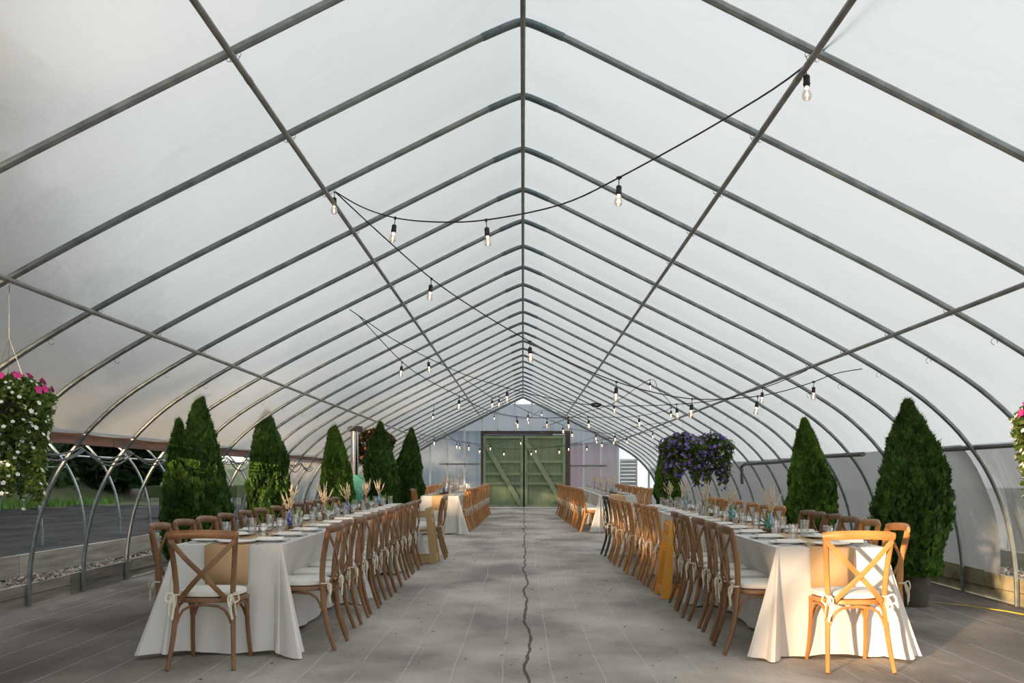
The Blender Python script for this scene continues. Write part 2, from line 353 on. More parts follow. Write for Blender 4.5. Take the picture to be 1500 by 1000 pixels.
# hoops, with their elbows, clips and hooks
hb = MB(); hp = [Vector((.19, roofz(.19)))]+[p for p in PROF if p.x > .22]; pts = [(-p.x, 0, p.y) for p in reversed(hp)]+[(p.x, 0, p.y) for p in hp]
hb.tube([p for p in pts if p[0] < 0], .021, 8, up=(0,1,0)); hb.tube([p for p in pts if p[0] > 0], .021, 8, up=(0,1,0)); hoop_me = hb.mesh('hoop', M['pipe'])
eb = MB(); el = [(-.24,0,roofz(.24)),(-.10,0,roofz(.10)-.004),(-.045,0,roofz(.045)-.006),(0,0,3.898),(.045,0,roofz(.045)-.006),(.10,0,roofz(.10)-.004),(.24,0,roofz(.24))]
eb.tube(el, .0245, 10, up=(0,1,0))
for s in (-1, 1): eb.lathe([(0,0),(.006,0),(.006,.004),(0,.006)], 6, (0,0,0)) if False else eb.box(s*.13-.005, s*.13+.005, -.03, -.023, 3.852, 3.862)
elbow_me = eb.mesh('elbow', M['pipe_dark'])
def clip_mesh():
    b = MB()
    b.tube([(-.055,-.0,.0),(-.06,0,-.03),(-.045,0,-.045),(-.03,-.01,-.03),(0,-.02,-.045),(.03,-.01,-.03),(.045,0,-.045),(.06,0,-.03),(.055,0,0)], .0028, 5)
    b.tube([(-.045,.03,-.02),(0,.03,-.055),(.045,.03,-.02)], .0028, 5)
    b.tube([(-.012,-.03,-.035),(.012,-.03,-.035)], .02, 8)
    return b.mesh('pipe_clip', M['wire'])
clip_me = clip_mesh()
hk = MB(); hk.tube([(math.cos(a)*.022, 0, -.03+math.sin(a)*.022) for a in [2*PI*i/12 for i in range(11)]], .0025, 5); hk.box(-.02, .02, -.01, .01, -.006, .004); hook_me = hk.mesh('hook', M['wire'])
for i, y in enumerate(HD):
    h = link_mesh('hoop', hoop_me, ceiling, (0, y, 0))
    link_mesh('elbow', elbow_me, h)
    if y > 3:
        for s in (-1, 1):
            for (X, Z, a) in ((1.38, 3.235, .46), (3.0, 2.40, .50)):
                if y < 22: link_mesh('pipe_clip', clip_me, h, (s*X, 0, Z-.012), rot=(0, s*a, 0), sc_=(.62,.8,.7))
            if y < 18: link_mesh('hook', hook_me, h, (s*3.33, 0, 2.195), rot=(0, s*.55, 0))
def runpipe(name, X, Z, r, m, y0=D0, y1=D1):
    seg = 6.4; y = y0
    b = MB(); b.tube([(X, y0, Z), (X, (y0+y1)/2, Z), (X, y1, Z)], r, 8)
    yy = 5.1
    while yy < y1: b.tube([(X, yy-.03, Z), (X, yy+.03, Z)], r*1.1, 8); yy += seg
    return b.build(name, m, ceiling)
runpipe('ridge_pipe', 0, 3.868, .0165, M['purlin'])
for s in (-1, 1):
    runpipe('purlin', s*1.365, 3.235-.045, .0165, M['purlin']); runpipe('purlin', s*2.98, 2.405-.045, .0165, M['purlin'])

# ------------------------------------------------------------ floor and grounds
b = MB(); nx, ny = 40, 120; v = []
for j in range(ny+1):
    y = -3+(38.5)*j/ny
    for i in range(nx+1):
        x = -4.63+9.26*i/nx; z = zf(y)+.006*noise.noise(Vector((x*2.2, y*.5, 1)))*min(1, abs(x)/2)
        v.append((x, y, z-.004))
b.add(v, [(j*(nx+1)+i, j*(nx+1)+i+1, (j+1)*(nx+1)+i+1, (j+1)*(nx+1)+i) for j in range(ny) for i in range(nx)])
tag(b.build('floor', M['floor'], auto=False), 'faded grey brown ground cloth down the aisle', kind='structure')
def ground(name, x0, x1, y0, y1, z, m, amp, fr, nx, ny, label):
    b = MB(); v = []
    for j in range(ny+1):
        for i in range(nx+1):
            x = x0+(x1-x0)*i/nx; y = y0+(y1-y0)*j/ny
            zz = z(x, y) if callable(z) else z
            v.append((x, y, zz+amp*noise.noise(Vector((x*fr, y*fr*.6, 2)))+amp*.5*noise.noise(Vector((x*fr*3, y*fr*2, 7)))))
    b.add(v, [(j*(nx+1)+i, j*(nx+1)+i+1, (j+1)*(nx+1)+i+1, (j+1)*(nx+1)+i) for j in range(ny) for i in range(nx)])
    return tag(b.build(name, m, auto=False), label, kind='structure')
ground('ground_fabric', -17.3, -5.3, -6, 40, .16, M['fabric'], .05, 1.1, 70, 120, 'wrinkled black landscape fabric beyond the open left side')
ground('ground_lawn', -90, -16.6, -60, 95, lambda x, y: .0+min(.22, max(0, (-x-16.6)*.3))+max(0, (-x-24)*.10)+ (max(0,(y-20))*.03 if x < -19 else 0), M['lawn'], .15, .4, 40, 60, 'grassy bank behind the black fabric')
ground('ground_right', 5.6, 60, -30, 60, .1, M['lawn'], .05, .6, 20, 30, 'grassy ground outside the right side')
ground('ground_back', -17.5, 60, 35.6, 110, .15, M['lawn'], .05, .4, 20, 20, 'grassy ground beyond the far doors')
ground('ground_front', -17.5, 60, -60, -3.1, -.05, M['lawn'], .03, .4, 20, 20, 'grassy ground behind the viewer')
ground('bed_left', -5.36, -4.62, -6, 36, .12, M['soil'], .02, 2, 6, 60, 'soil strip between the left boards')
ground('bed_right', 4.62, 5.7, -6, 36, .13, M['soil'], .02, 2, 6, 60, 'soil strip outside the right baseboard')
# gravel
def gravel(x0, x1, y0, y1, z, n, name, label):
    b = MB(); rr = random.Random(5)
    base = [(1,0,0),(-1,0,0),(0,1,0),(0,-1,0),(0,0,1),(0,0,-1)]; F = [(0,2,4),(2,1,4),(1,3,4),(3,0,4),(2,0,5),(1,2,5),(3,1,5),(0,3,5)]
    for _ in range(n):
        c = Vector((rr.uniform(x0, x1), y0+(y1-y0)*rr.random()**1.3, z+rr.uniform(-.005, .03))); s = rr.uniform(.012, .034); q = Matrix.Rotation(rr.uniform(0, 6), 3, (rr.random(), rr.random(), rr.random()+.1))
        b.add([c+q @ Vector((p[0]*s*rr.uniform(.8,1.4), p[1]*s*rr.uniform(.7,1.2), p[2]*s*.6)) for p in base], F)
    o = b.build(name, M['stone'], smooth=False); tag(o, label, 'gravel', kind='stuff'); return o
gravel(-5.30, -4.68, 4, 20, .14, 5200, 'gravel', 'grey brown stones and chips between the two left boards')
gravel(4.68, 5.6, 5, 14, .15, 3800, 'gravel', 'pinkish grey gravel outside the boards at the right edge')

def planks(name, x, z0, z1, y0, y1, m, side, label, seed, lens=(1.1, 1.9), zfun=lambda y: 0, th=.04):
    e = empty(name, (x, y0, 0)); tag(e, label, kind='structure'); rr = random.Random(seed); y = y0; 
    while y < y1:
        l = rr.uniform(*lens); jx = rr.uniform(-.008, .008); dz = rr.uniform(-.012, .012); a = MB()
        zz = zfun(y); n = 4
        v = []
        for k in range(n+1):
            t = k/n; yy = y+.006+(l-.012)*t-y0; zz2 = zfun(y+l*t)
            for (dx, z) in ((-th/2, z0), (th/2, z0), (th/2, z1), (-th/2, z1)): v.append((dx+jx, yy, z+zz2+(dz if z == z1 else 0)+.004*rr.uniform(-1, 1)))
        f = [(k*4+j, k*4+(j+1) % 4, (k+1)*4+(j+1) % 4, (k+1)*4+j) for k in range(n) for j in range(4)]+[(3,2,1,0), (n*4, n*4+1, n*4+2, n*4+3)]
        a.add(v, f); a.build('plank', m, e, smooth=False); y += l
    return e
planks('baseboard_left', -4.65, -.08, .205, 2.5, 34, M['board'], -1, 'weathered grey baseboard planks along the left hoops', 3, (1.6, 2.4), zf)
planks('trim_1', -5.38, .10, .40, 2.5, 34, M['board'], -1, 'second row of weathered planks outside the left gravel', 9, (2.2, 3.2))
planks('baseboard_right', 4.66, -.08, .25, 2.5, 34, M['board_moss'], 1, 'mossy wooden baseboard planks along the right hoops', 4, (.5, 1.9), zf)
planks('trim_2', -4.27, 1.53, 1.645, 2.0, 34, M['hip'], -1, 'brown wooden hip board under the left roof film', 6, (1.1, 2.3))
planks('trim_3', 5.75, .15, .36, 2.5, 34, M['board'], 1, 'grey boards outside beyond the right gravel', 8, (2.2, 3.2))
# roll bars on the right
b = MB(); b.tube([(4.235, D0, 1.50), (4.235, 10.3, 1.50)], .028, 8); b.build('trim_4', M['rail'], auto=True); tag(bpy.data.objects['trim_4'], 'grey roll-up bar along the right side near the viewer', kind='structure')
b = MB(); b.tube([(4.12, 12.4, 1.50), (4.12, 14.5, 1.51), (4.12, 16.5, 1.47), (4.12, 19.0, 1.47)], .030, 8); b.tube([(4.12, 19.0, 1.47), (4.11, 19.25, 1.43), (4.13, 19.3, 1.1)], .03, 8)
tag(b.build('trim_5', M['rail']), 'dark roll-up bar with bent end on the right side behind the cedar', kind='structure')
# rolled film edge on the left, above hip board
b = MB(); b.tube([(-4.21, y, 1.655+.01*noise.noise(Vector((y*2, 0, 0)))) for y in [2+i*.5 for i in range(64)]], .016, 6); tag(b.build('trim_6', M['napkin']), 'white rolled film edge on top of the left hip board', kind='structure')

# cables draped along the left hip board
cb = empty('cable_bundle', (-4.10, 8, 1.5)); tag(cb, 'bundle of sagging grey cables tied along the left hip board', 'cable')
for j in range(3):
    pts = []; rr = random.Random(j+20)
    for i in range(len(HD)-1):
        if HD[i] < 2 or HD[i] > 20: continue
        s_ = rr.uniform(.04, .10)+.03*j
        for k in range(8):
            t = k/8; pts.append((-.02+.02*j, HD[i]+1.17*t-8, -.005-.012*j-s_*4*t*(1-t)))
    b = MB(); b.tube(pts, .009, 5); b.build('cable', M['rail'], cb)

# ------------------------------------------------------------ far gable wall and doors
GY = D1+.06; S = 1500/GY
def gx(px): return (px-766)/S
def gz(py): return 1.21+(700-py)/S
wall = empty('wall_back', (0, GY, 0)); tag(wall, 'far gable wall of grey plastic panels between pale studs', kind='structure')
studs = [gx(600+u/4.167) for u in (20, 125, 230, 335, 443, 538, 643, 748, 852, 957, 1062, 1168, 1273, 1385)]
FX0, FX1, FT = gx(704.5), gx(833), gz(635.5)
for x in [-4.2, -3.6]+studs+[4.2]:
    if abs(x) > 4.5: continue
    b = MB(); z0 = zf(GY) if not (FX0 < x < FX1) else FT
    b.box(x-.028, x+.028, -.04, .04, z0, roofz(abs(x)+.03)-.02); b.build('stud', M['stud'], wall, smooth=False)
ed = sorted([-4.55, -4.2, -3.6]+studs+[4.2, 4.55, FX0, FX1, 0])
for a, c in zip(ed, ed[1:]):
    if c-a < .05: continue
    inn = FX0-.01 <= a and c <= FX1+.01
    z0 = FT if inn else zf(GY)
    n = 4; b = MB(); v = []
    for k in range(n+1):
        x = a+(c-a)*k/n; v += [(x, .05, z0), (x, .05, max(z0+.01, roofz(x)-.01))]
    b.add(v, [(2*k, 2*k+2, 2*k+3, 2*k+1) for k in range(n)]); b.build('panel', M['panel'], wall, smooth=False)
b = MB(); b.tube([(-p.x, -.02, p.y) for p in reversed(PROF)]+[(p.x, -.02, p.y) for p in PROF[1:]], .045, 6); b.build('gable_rim', M['rail'], wall)
for (x0, x1, z) in ((gx(643), gx(703), gz(679.5)), (gx(834), gx(889), gz(682))):
    b = MB(); b.box(x0, x1, -.07, -.03, z-.025, z+.025); b.build('cross_rail', M['rail'], wall, smooth=False)
fr = MB(); fr.box(FX0, gx(708.3), -.1, .05, zf(GY), FT+.06); fr.build('door_post', M['frame'], wall, smooth=False)
fr = MB(); fr.box(gx(828), FX1+.05, -.1, .05, zf(GY), FT+.06); fr.build('door_post', M['frame'], wall, smooth=False)
fr = MB(); fr.box(FX0, FX1+.05, -.12, .05, FT, FT+.10); fr.build('door_header', M['frame'], wall, smooth=False)
# louvre vent at the right
v_ = empty('wall_vent', (gx(920), GY-.05, gz(692))); tag(v_, 'white slatted vent in the far wall right of the doors', 'vent')
b = MB(); w = .25; hh = .42; b.box(-w-.03, w+.03, .0, .04, -hh-.03, -hh); b.box(-w-.03, w+.03, 0, .04, hh, hh+.03); b.box(-w-.03, -w, 0, .04, -hh, hh); b.box(w, w+.03, 0, .04, -hh, hh); b.build('frame', M['white_clap'], v_, smooth=False)
for k in range(7):
    b = MB(); z = -hh+.06+k*.12; b.box(-w, w, -.006, .006, -.055, .055, Matrix.Translation((0, .01, z)) @ Matrix.Rotation(.5, 4, 'X')); b.build('slat', M['white_clap'], v_, smooth=False)
DB, DT = zf(GY)+.02, gz(638)
for name, x0, x1, lab in (('door_1', gx(708), gx(766.3), 'left leaf of the sage green double door'), ('door_2', gx(768.7), gx(828), 'right leaf of the sage green double door')):
    d = empty(name, (x0, GY-.06, DB)); tag(d, lab, kind='structure'); w = x1-x0; h = DT-DB
    k = 5
    for i in range(k):
        b = MB(); b.box(w*i/k+.003, w*(i+1)/k-.003, 0, .03, 0, h); b.build('board', M['door'], d, smooth=False)
    b = MB(); b.box(-.03, w+.03, .031, .05, 0, h+.02); b.build('backing', M['frame'], d, smooth=False)
    for (a, c) in ((0, .09), (w-.09, w)): b = MB(); b.box(a, c, -.07, 0, 0, h); b.build('stile', M['door_trim'], d, smooth=False)
    for z in (h-.09, gz(676)-DB-.04, gz(694)-DB-.04, gz(708)-DB-.04, 0): b = MB(); b.box(.09, w-.09, -.06, 0, z, z+.085); b.build('rail', M['door_trim'], d, smooth=False)
    p0 = Vector((.06, -.11, h-.25)); p1 = Vector((w-.06, -.11, .04)); t = (p1-p0).normalized(); nrm = Vector((t.z, 0, -t.x))*.075
    b = MB(); v = [p0-nrm, p0+nrm, p1+nrm, p1-nrm]; v = [q+Vector((0, dy, 0)) for dy in (0, .045) for q in v]
    b.add(v, [(0,1,2,3), (7,6,5,4), (0,4,5,1), (1,5,6,2), (2,6,7,3), (3,7,4,0)]); b.build('diagonal_brace', M['door_trim'], d, smooth=False)
    b = MB(); b.tube([(w-.05 if name == 'door_1' else .05, -.05, 1.0), (w-.05 if name == 'door_1' else .05, -.08, 1.03), (w-.05 if name == 'door_1' else .05, -.08, 1.17), (w-.05 if name == 'door_1' else .05, -.05, 1.2)], .01, 6); b.build('door_handle', M['rail'], d)

# ------------------------------------------------------------ outside: sheds, bare hoop house, trees
def shed(name, x0, x1, y0, y1, h, m, lab):
    e = empty(name, ((x0+x1)/2, y0, .1)); tag(e, lab, 'building'); w = (x1-x0)/2
    b = MB(); b.box(-w, w, 0, y1-y0, 0, h); b.build('wall', m, e, smooth=False)
    b = MB(); d = y1-y0; b.add([(-w-.2, -.2, h), (w+.2, -.2, h), (w+.2, d+.2, h), (-w-.2, d+.2, h), (-w-.2, d/2, h+1.2), (w+.2, d/2, h+1.2)], [(0,1,5,4), (2,3,4,5), (0,4,3), (1,2,5), (3,2,1,0)]); b.build('roof', M['rail'], e, smooth=False)
shed('storage_shed', 1.3, 3.5, 37.5, 40, 2.4, M['wallred'], 'faded red shed blurred behind the panels right of the doors')
shed('storage_shed', -5, 1.0, 39, 44, 2.9, M['wallgrey'], 'grey outbuilding blurred behind the panels left of the doors')
nh = empty('bare_hoop_house', (-12.2, 16, .1)); tag(nh, 'uncovered neighbouring greenhouse frame of bare grey hoops outside left', 'greenhouse frame')
b = MB(); b.tube([(-p.x*1.02, 0, p.y) for p in reversed(PROF)]+[(p.x*1.02, 0, p.y) for p in PROF[1:]], .024, 6, up=(0,1,0)); nh_me = b.mesh('hoop', M['pipe'])
for i in range(-4, 14): link_mesh('hoop', nh_me, nh, (0, i*1.55, 0))
for X, Z in ((0, 3.88), (4.25, 1.5), (-4.25, 1.5)):
    b = MB(); b.tube([(X, -8, Z), (X, 21, Z)], .02, 6); b.build('purlin', M['pipe'], nh)
for k, (x, y) in enumerate(((-8.6, 27), (-7.8, 30.5))):
    t = empty('work_table', (x, y, .15)); tag(t, ['olive topped work table outside behind the curtain, nearer one', 'olive topped work table outside behind the curtain, farther one'][k], 'table')
    b = MB(); b.box(-1.2, 1.2, -.5, .5, .55, .85); b.build('tabletop', M['lawn'], t, smooth=False)
    for a in (-1.1, 1.1):
        for c in (-.4, .4): b = MB(); b.tube([(a, c, 0), (a, c, .6)], .03, 6); b.build('leg', M['pipe'], t)
def leafcloud(n, blobs, size, seed):
    rr = random.Random(seed); b = MB(); v = []; f = []
    tot = sum(q[3]**2 for q in blobs)
    for (cx, cy, cz, r, sz) in blobs:
        for _ in range(int(n*r*r/tot)):
            d = Vector((rr.gauss(0,1), rr.gauss(0,1), rr.gauss(0,1))).normalized(); rad = r*(rr.random()**.4)
            p = Vector((cx+d.x*rad, cy+d.y*rad, cz+d.z*rad*sz)); u = Vector((rr.gauss(0,1), rr.gauss(0,1), rr.gauss(0,.6))).normalized(); w = u.cross(Vector((rr.gauss(0,1), rr.gauss(0,1), rr.gauss(0,1)))).normalized()
            s = size*rr.uniform(.6, 1.4); k = len(v)
            v += [p-u*s, p-w*s*.5+u*s*.1, p+u*s, p+w*s*.5+u*s*.1]; f.append((k, k+1, k+2, k+3))
    b.add(v, f); return b
tree_me = []
for sd in range(3):
    rr = random.Random(sd+40); bl = []
    for _ in range(26):
        a = rr.uniform(0, 6.28); z = rr.uniform(.16, .95); rad = .30*math.sin(PI*min(1, z*.9+.08))*rr.uniform(.3, 1)
        bl.append((rad*math.cos(a), rad*math.sin(a), z, rr.uniform(.09, .15), .8))
    tree_me.append(leafcloud(12000, bl, .030, sd+50).mesh('crown', M['tree'], smooth=False))
tb = MB(); tb.tube([(0,0,-.03), (.01,0,.2), (-.01,.01,.45), (.02,0,.75)], [.03,.022,.018,.006], 7); trunk_me = tb.mesh('trunk', M['bark'])
trees = [(-18.2,-25,15),(-17.8,-18.5,16),(-18.5,-12,15),(-17.9,-5.5,15),(-18.5,1,16),(-17.9,7.5,15),(-18.6,14,16),(-18.2,20.5,15),(-21,27,15),(-21,34,15),(-22,41,15),(-19,49,14),(-10,53,12),(-29,-19,19),(-29,-7,19),(-29,5,19),(-30,18,19),(-31,32,19),(-31,44,19)]
for i, (x, y, h) in enumerate(trees):
    t = empty('tree', (x, y, .2)); s = h
    tag(t, 'tall dark green tree in the row beyond the open left side', 'tree', 'trees outside the left side')
    me = tree_me[i % 3]; zm = min(v.co.z for v in me.vertices); sz = s*(2.2 if y < 10 else 1.1 if y < 20 else .8); bot = (4.1+.9*(i % 3 == 1)+.4*(i % 2) if y < 22 else 3.0 if y < 45 else .3) if x > -25 else 7.0
    c = link_mesh('crown', me, t, (0,0,bot-zm*sz), i*1.3, (s*(1.6 if y < 22 and x > -25 else .95),)*2+(sz,)); link_mesh('trunk', trunk_me, t, (0,0,0), 0, (s*.6, s*.6, s))
# clipped hedges: heights and gap shaped for low sun, two rear blocks added
def hedge(x, y0, y1, h, lab, seed):
    t = empty('hedge', (x, (y0+y1)/2, .1)); tag(t, lab, 'hedge'); rr = random.Random(seed); L_ = y1-y0; v = []; f = []
    for _ in range(int(L_*h*(110 if y0 > -12 else 50))):
        q = rr.random(); yy = rr.uniform(-L_/2, L_/2); zz = rr.uniform(0, h)
        if q < .5: p = Vector((.55+rr.gauss(0,.10), yy, zz))
        elif q < .78: p = Vector((-.55+rr.gauss(0,.1), yy, zz))
        elif q < .9: p = Vector((rr.uniform(-.55,.55), yy, h+rr.gauss(0,.04)))
        else: p = Vector((rr.uniform(-.5,.5), (L_/2+rr.gauss(0,.08))*(1 if rr.random() < .5 else -1), zz))
        u = Vector((rr.gauss(0,1), rr.gauss(0,1), rr.gauss(0,.6))).normalized(); w = u.cross(Vector((rr.gauss(0,1), rr.gauss(0,1), rr.gauss(0,1)))).normalized(); s_ = rr.uniform(.09,.2); k = len(v)
        v += [p-u*s_, p-w*s_*.5+u*s_*.1, p+u*s_, p+w*s_*.5+u*s_*.1]; f.append((k, k+1, k+2, k+3))
    b = MB(); b.add(v, f); b.box(-.5, .5, -L_/2, L_/2, 0, h-.04); b.build('foliage', M['tree'], t, smooth=False)
hedge(-20.6, -25.6, -22.4, 4.9, 'unseen tall block of dark hedge, added to shade the right aisle chairs', 1)
hedge(-20.6, -22.3, -12.3, 3.85, 'unseen long dark hedge behind the viewer, added to shade the left table', 2)
hedge(-20.6, -10.1, 8, 3.6, 'dark hedge beyond the black fabric, nearest section in view', 3)
hedge(-20.8, 8.4, 26, 4.2, 'dark hedge beyond the black fabric, middle section', 4)
hedge(-20.6, 26.5, 46, 7.0, 'dark hedge beyond the black fabric, farthest section', 5)
# grass
b = MB(); rr = random.Random(3)
for _ in range(9000):
    x = rr.uniform(-20, -17.2); y = rr.uniform(8, 44); h = rr.uniform(.12, .35); a = rr.uniform(0, 6.28); w = .02; dx, dy = math.cos(a)*w, math.sin(a)*w
    b.add([(x-dx, y-dy, .15), (x+dx, y+dy, .15), (x+rr.uniform(-.1,.1), y+rr.uniform(-.1,.1), .15+h)], [(0,1,2)])
tag(b.build('grass', M['grass'], smooth=False), 'strip of green grass beyond the black fabric on the left', 'grass', kind='stuff')

# ------------------------------------------------------------ potted cedars
def cedar_mesh(seed, lean=-.06, twin=False, n=11500):
    rr = random.Random(seed); b = MB(); v = []; f = []
    def rad(t, a):
        base = (.72+.9*t) if t < .3 else 1.0 - ((t-.3)/.7)**(1.35+.25*(seed % 3))*.97
        return max(.02, min(1, base))*(1+.26*noise.noise(Vector((math.cos(a)*1.7, math.sin(a)*1.7, t*6+seed))) +.07*math.sin(3*a+seed+t*6))
    def leader(cx, cy, z0, z1, R0, n, ln):
        for _ in range(n):
            t = rr.random()**1.05; a = rr.uniform(0, 2*PI); r = R0*rad(t, a)*(1.07-.30*rr.random()); z = z0+(z1-z0)*t
            lx = ln*max(0, t-.45)**1.5*2
            c = Vector((cx+math.cos(a)*r+lx, cy+math.sin(a)*r, z)); out = Vector((math.cos(a), math.sin(a), 0))
            d = (out*rr.uniform(.25, .9)+Vector((0, 0, rr.uniform(.5, 1.1)))+Vector((rr.gauss(0,.3), rr.gauss(0,.3), 0))).normalized()
            w = d.cross(out+Vector((rr.gauss(0,.5), rr.gauss(0,.5), rr.gauss(0,.5)))).normalized(); l = rr.uniform(.034, .072)*(1.0 if t < .9 else .8); ww = l*.42
            k = len(v); v.extend([c, c+d*l*.45-w*ww, c+d*l*.8-w*ww*.55, c+d*l*.55-w*ww*.12, c+d*l*1.15, c+d*l*.55+w*ww*.12, c+d*l*.8+w*ww*.55, c+d*l*.45+w*ww])
            f.extend([(k, k+1, k+2, k+3), (k, k+3, k+4, k+5), (k, k+5, k+6, k+7)])
        # dark inner body
        m = 14; kk = len(v); rows = 16
        for i in range(rows):
            t = i/(rows-1)*.97
            for j in range(m):
                a = 2*PI*j/m; r = R0*rad(t, a)*.80; lx = ln*max(0, t-.45)**1.5*2; v.append(Vector((cx+math.cos(a)*r+lx, cy+math.sin(a)*r, z0+(z1-z0)*t)))
        for i in range(rows-1):
            for j in range(m): f.append((kk+i*m+j, kk+i*m+(j+1) % m, kk+(i+1)*m+(j+1) % m, kk+(i+1)*m+j))
        f.append(tuple(kk+j for j in range(m))); 
    if twin:
        leader(.03, 0, .0, 1.0, .24, int(n*.7), lean); leader(-.17, -.03, .0, .84, .15, int(n*.4), 0)
        leader(.12, .05, 0, .72, .2, int(n*.25), 0)
    else: leader(0, 0, 0, 1.0, .30, n, lean)
    b.add(v, f); return b
pb = MB(); pb.lathe([(.13,0),(.155,.27),(.17,.275),(.172,.30),(.158,.305),(.15,.28),(.14,.26),(0,.26)], 20); pot_me = pb.mesh('pot', M['pot'])
sb = MB(); sb.lathe([(0,.272),(.148,.27)], 14); soil_me = sb.mesh('soil', M['soil'])
kb = MB(); kb.tube([(0,0,.25), (.01,0,.6), (0,0,1.3)], [.022,.018,.008], 7); trunk2 = kb.mesh('trunk', M['bark'])
cm = {'a': cedar_mesh(1, -.10).mesh('foliage', M['cedar'], smooth=False), 'b': cedar_mesh(5, -.06).mesh('foliage', M['cedar'], smooth=False), 't': cedar_mesh(9, .0, True).mesh('foliage', M['cedar'], smooth=False)}
def cedar(x, y, ztop, w, var, lit, lab, rz=0):
    t = empty('potted_cedar', (x, y, zf(y)), rz); tag(t, lab, 'potted tree')
    o = link_mesh('foliage', cm[var], t, (0, 0, .27), 0, (w/.6, w/.6, ztop-zf(y)-.30))
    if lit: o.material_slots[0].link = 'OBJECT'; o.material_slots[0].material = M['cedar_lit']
    link_mesh('pot', pot_me, t); link_mesh('soil', soil_me, t); link_mesh('trunk', trunk2, t)
    return t
cedar(-3.60, 11.3, 2.13, .66, 't', 0, 'twin-peaked potted cedar behind the left front table, nearest on the left')
cedar(-3.58, 14.4, 2.20, .56, 'b', 0, 'narrow pointed potted cedar, second from the left edge')
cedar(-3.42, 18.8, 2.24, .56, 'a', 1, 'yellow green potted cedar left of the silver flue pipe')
cedar(-2.80, 20.0, 2.28, .62, 'b', 0, 'potted cedar in front of the bronze-leaved hanging basket', 2)
cedar(-2.42, 21.7, 2.24, .62, 'a', 0, 'potted cedar nearest the far left table', 4)
cedar(3.66, 9.6, 1.93, .63, 'b', 0, 'large potted cedar in black pot beside the right front table')
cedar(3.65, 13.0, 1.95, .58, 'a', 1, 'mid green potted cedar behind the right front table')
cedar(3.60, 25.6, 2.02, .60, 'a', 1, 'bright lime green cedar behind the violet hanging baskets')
b = MB(); b.tube([(3.9, 9.9, .012), (4.15, 9.6, .015), (4.35, 9.2, .012), (4.42, 8.8, .018), (4.5, 8.2, .012)], .008, 5); tag(b.build('rope', M['yellow']), 'short yellow rope lying along the right baseboard by the cedar', 'rope')

# ------------------------------------------------------------ hanging baskets
def basket(x, y, z, r, leaf, flw, lab, hang_z, n=3200, drop=.75, pinks=0, fl=260):
    t = empty('hanging_basket', (x, y, z)); tag(t, lab, 'hanging basket'); rr = random.Random(int(x*100)+int(y*10))
    b = MB(); b.lathe([(.08,-.20),(.13,-.02),(.145,0),(.13,0),(0,-.02)], 16); b.build('basket', M['pot'], t)
    b = MB()
    for k in range(3):
        a = 2*PI*k/3; b.tube([(.14*math.cos(a), .14*math.sin(a), 0), (0, 0, .38)], .002, 4)
    b.tube([(0,0,.38), (0,0,hang_z-z)], .003, 4); b.build('hanger', M['wire'], t)
    v = []; f = []; fv = {0: [], 1: []}; ffc = {0: [], 1: []}
    def pos():
        a = rr.uniform(0, 6.283); q = rr.random(); 
        if q < .5: ph = rr.uniform(.1, 1.5); R_ = r*(.75+.3*rr.random()); return Vector((R_*math.sin(ph)*math.cos(a), R_*math.sin(ph)*math.sin(a), R_*.62*math.cos(ph)))
        u = rr.random()**.8; strand = .5+.5*math.sin(a*7+x); R_ = r*(1.0-.30*u)*(.82+.25*rr.random()); return Vector((R_*math.cos(a), R_*math.sin(a), .05-drop*u*(.6+.4*strand)))
    for _ in range(n):
        p = pos(); d = Vector((p.x, p.y, .3*r)).normalized(); d = (d+Vector((rr.gauss(0,.6), rr.gauss(0,.6), rr.gauss(0,.6)))).normalized(); w = d.cross(Vector((rr.gauss(0,1), rr.gauss(0,1), rr.gauss(0,1)))).normalized(); l = rr.uniform(.018, .036)*(1.5 if r > .3 else 1); k = len(v)
        v += [p-d*l, p-w*l*.45, p+d*l, p+w*l*.45]; f.append((k, k+1, k+2, k+3))
    o = MB().add(v, f).build('foliage', leaf, t, smooth=False); o['kind'] = 'stuff'
    def flower(bb, p, d, s):
        d = d.normalized(); u = d.cross(Vector((.3, .2, 1))).normalized(); w = d.cross(u); vs = [p]; fs = []
        for k in range(10):
            a = 2*PI*k/10; rr_ = s*(1 if k % 2 == 0 else .72); vs.append(p+(u*math.cos(a)+w*math.sin(a))*rr_+d*s*.45)
        for k in range(10): fs.append((0, 1+k, 1+(k+1) % 10))
        bb.add(vs, fs)
    bb = MB()
    for _ in range(fl):
        p = pos()*(1.16 if r > .3 else 1.07); flower(bb, p, Vector((p.x, p.y, .08+.1*rr.random())), rr.uniform(.011, .019) if pinks or r < .3 else rr.uniform(.022, .036))
    o = bb.build('blossoms', flw, t, smooth=False); o['kind'] = 'stuff'
    for k in range(pinks):
        a = rr.uniform(0, 6.28); ph = rr.uniform(.3, 1.35); p = Vector((r*1.08*math.sin(ph)*math.cos(a), r*1.08*math.sin(ph)*math.sin(a), r*.68*math.cos(ph)+.02))
        bb = MB(); flower(bb, p, p, .030); bb.build('petunia', M['petal_p'], t, smooth=False)
    return t
basket(-3.06, 6.10, 1.66, .235, M['basket_leaf'], M['petal_w'], 'hanging basket trailing white blossoms with pink petunias at left edge', 2.36, 6500, .66, 22, 420)
basket(3.22, 6.10, 1.52, .27, M['basket_leaf'], M['petal_w'], 'hanging basket trailing white blossoms at the right edge', 2.30, 6500, .52, 16, 420)
basket(2.78, 17.8, 1.70, .40, M['basket_leaf'], M['petal_v'], 'hanging basket of violet petunias, left of the pair', 2.5, 4200, .55, 0, 420)
basket(3.32, 18.1, 1.72, .38, M['basket_leaf'], M['petal_v'], 'hanging basket of violet petunias, right of the pair with dark box behind', 2.2, 4600, .68, 0, 260)
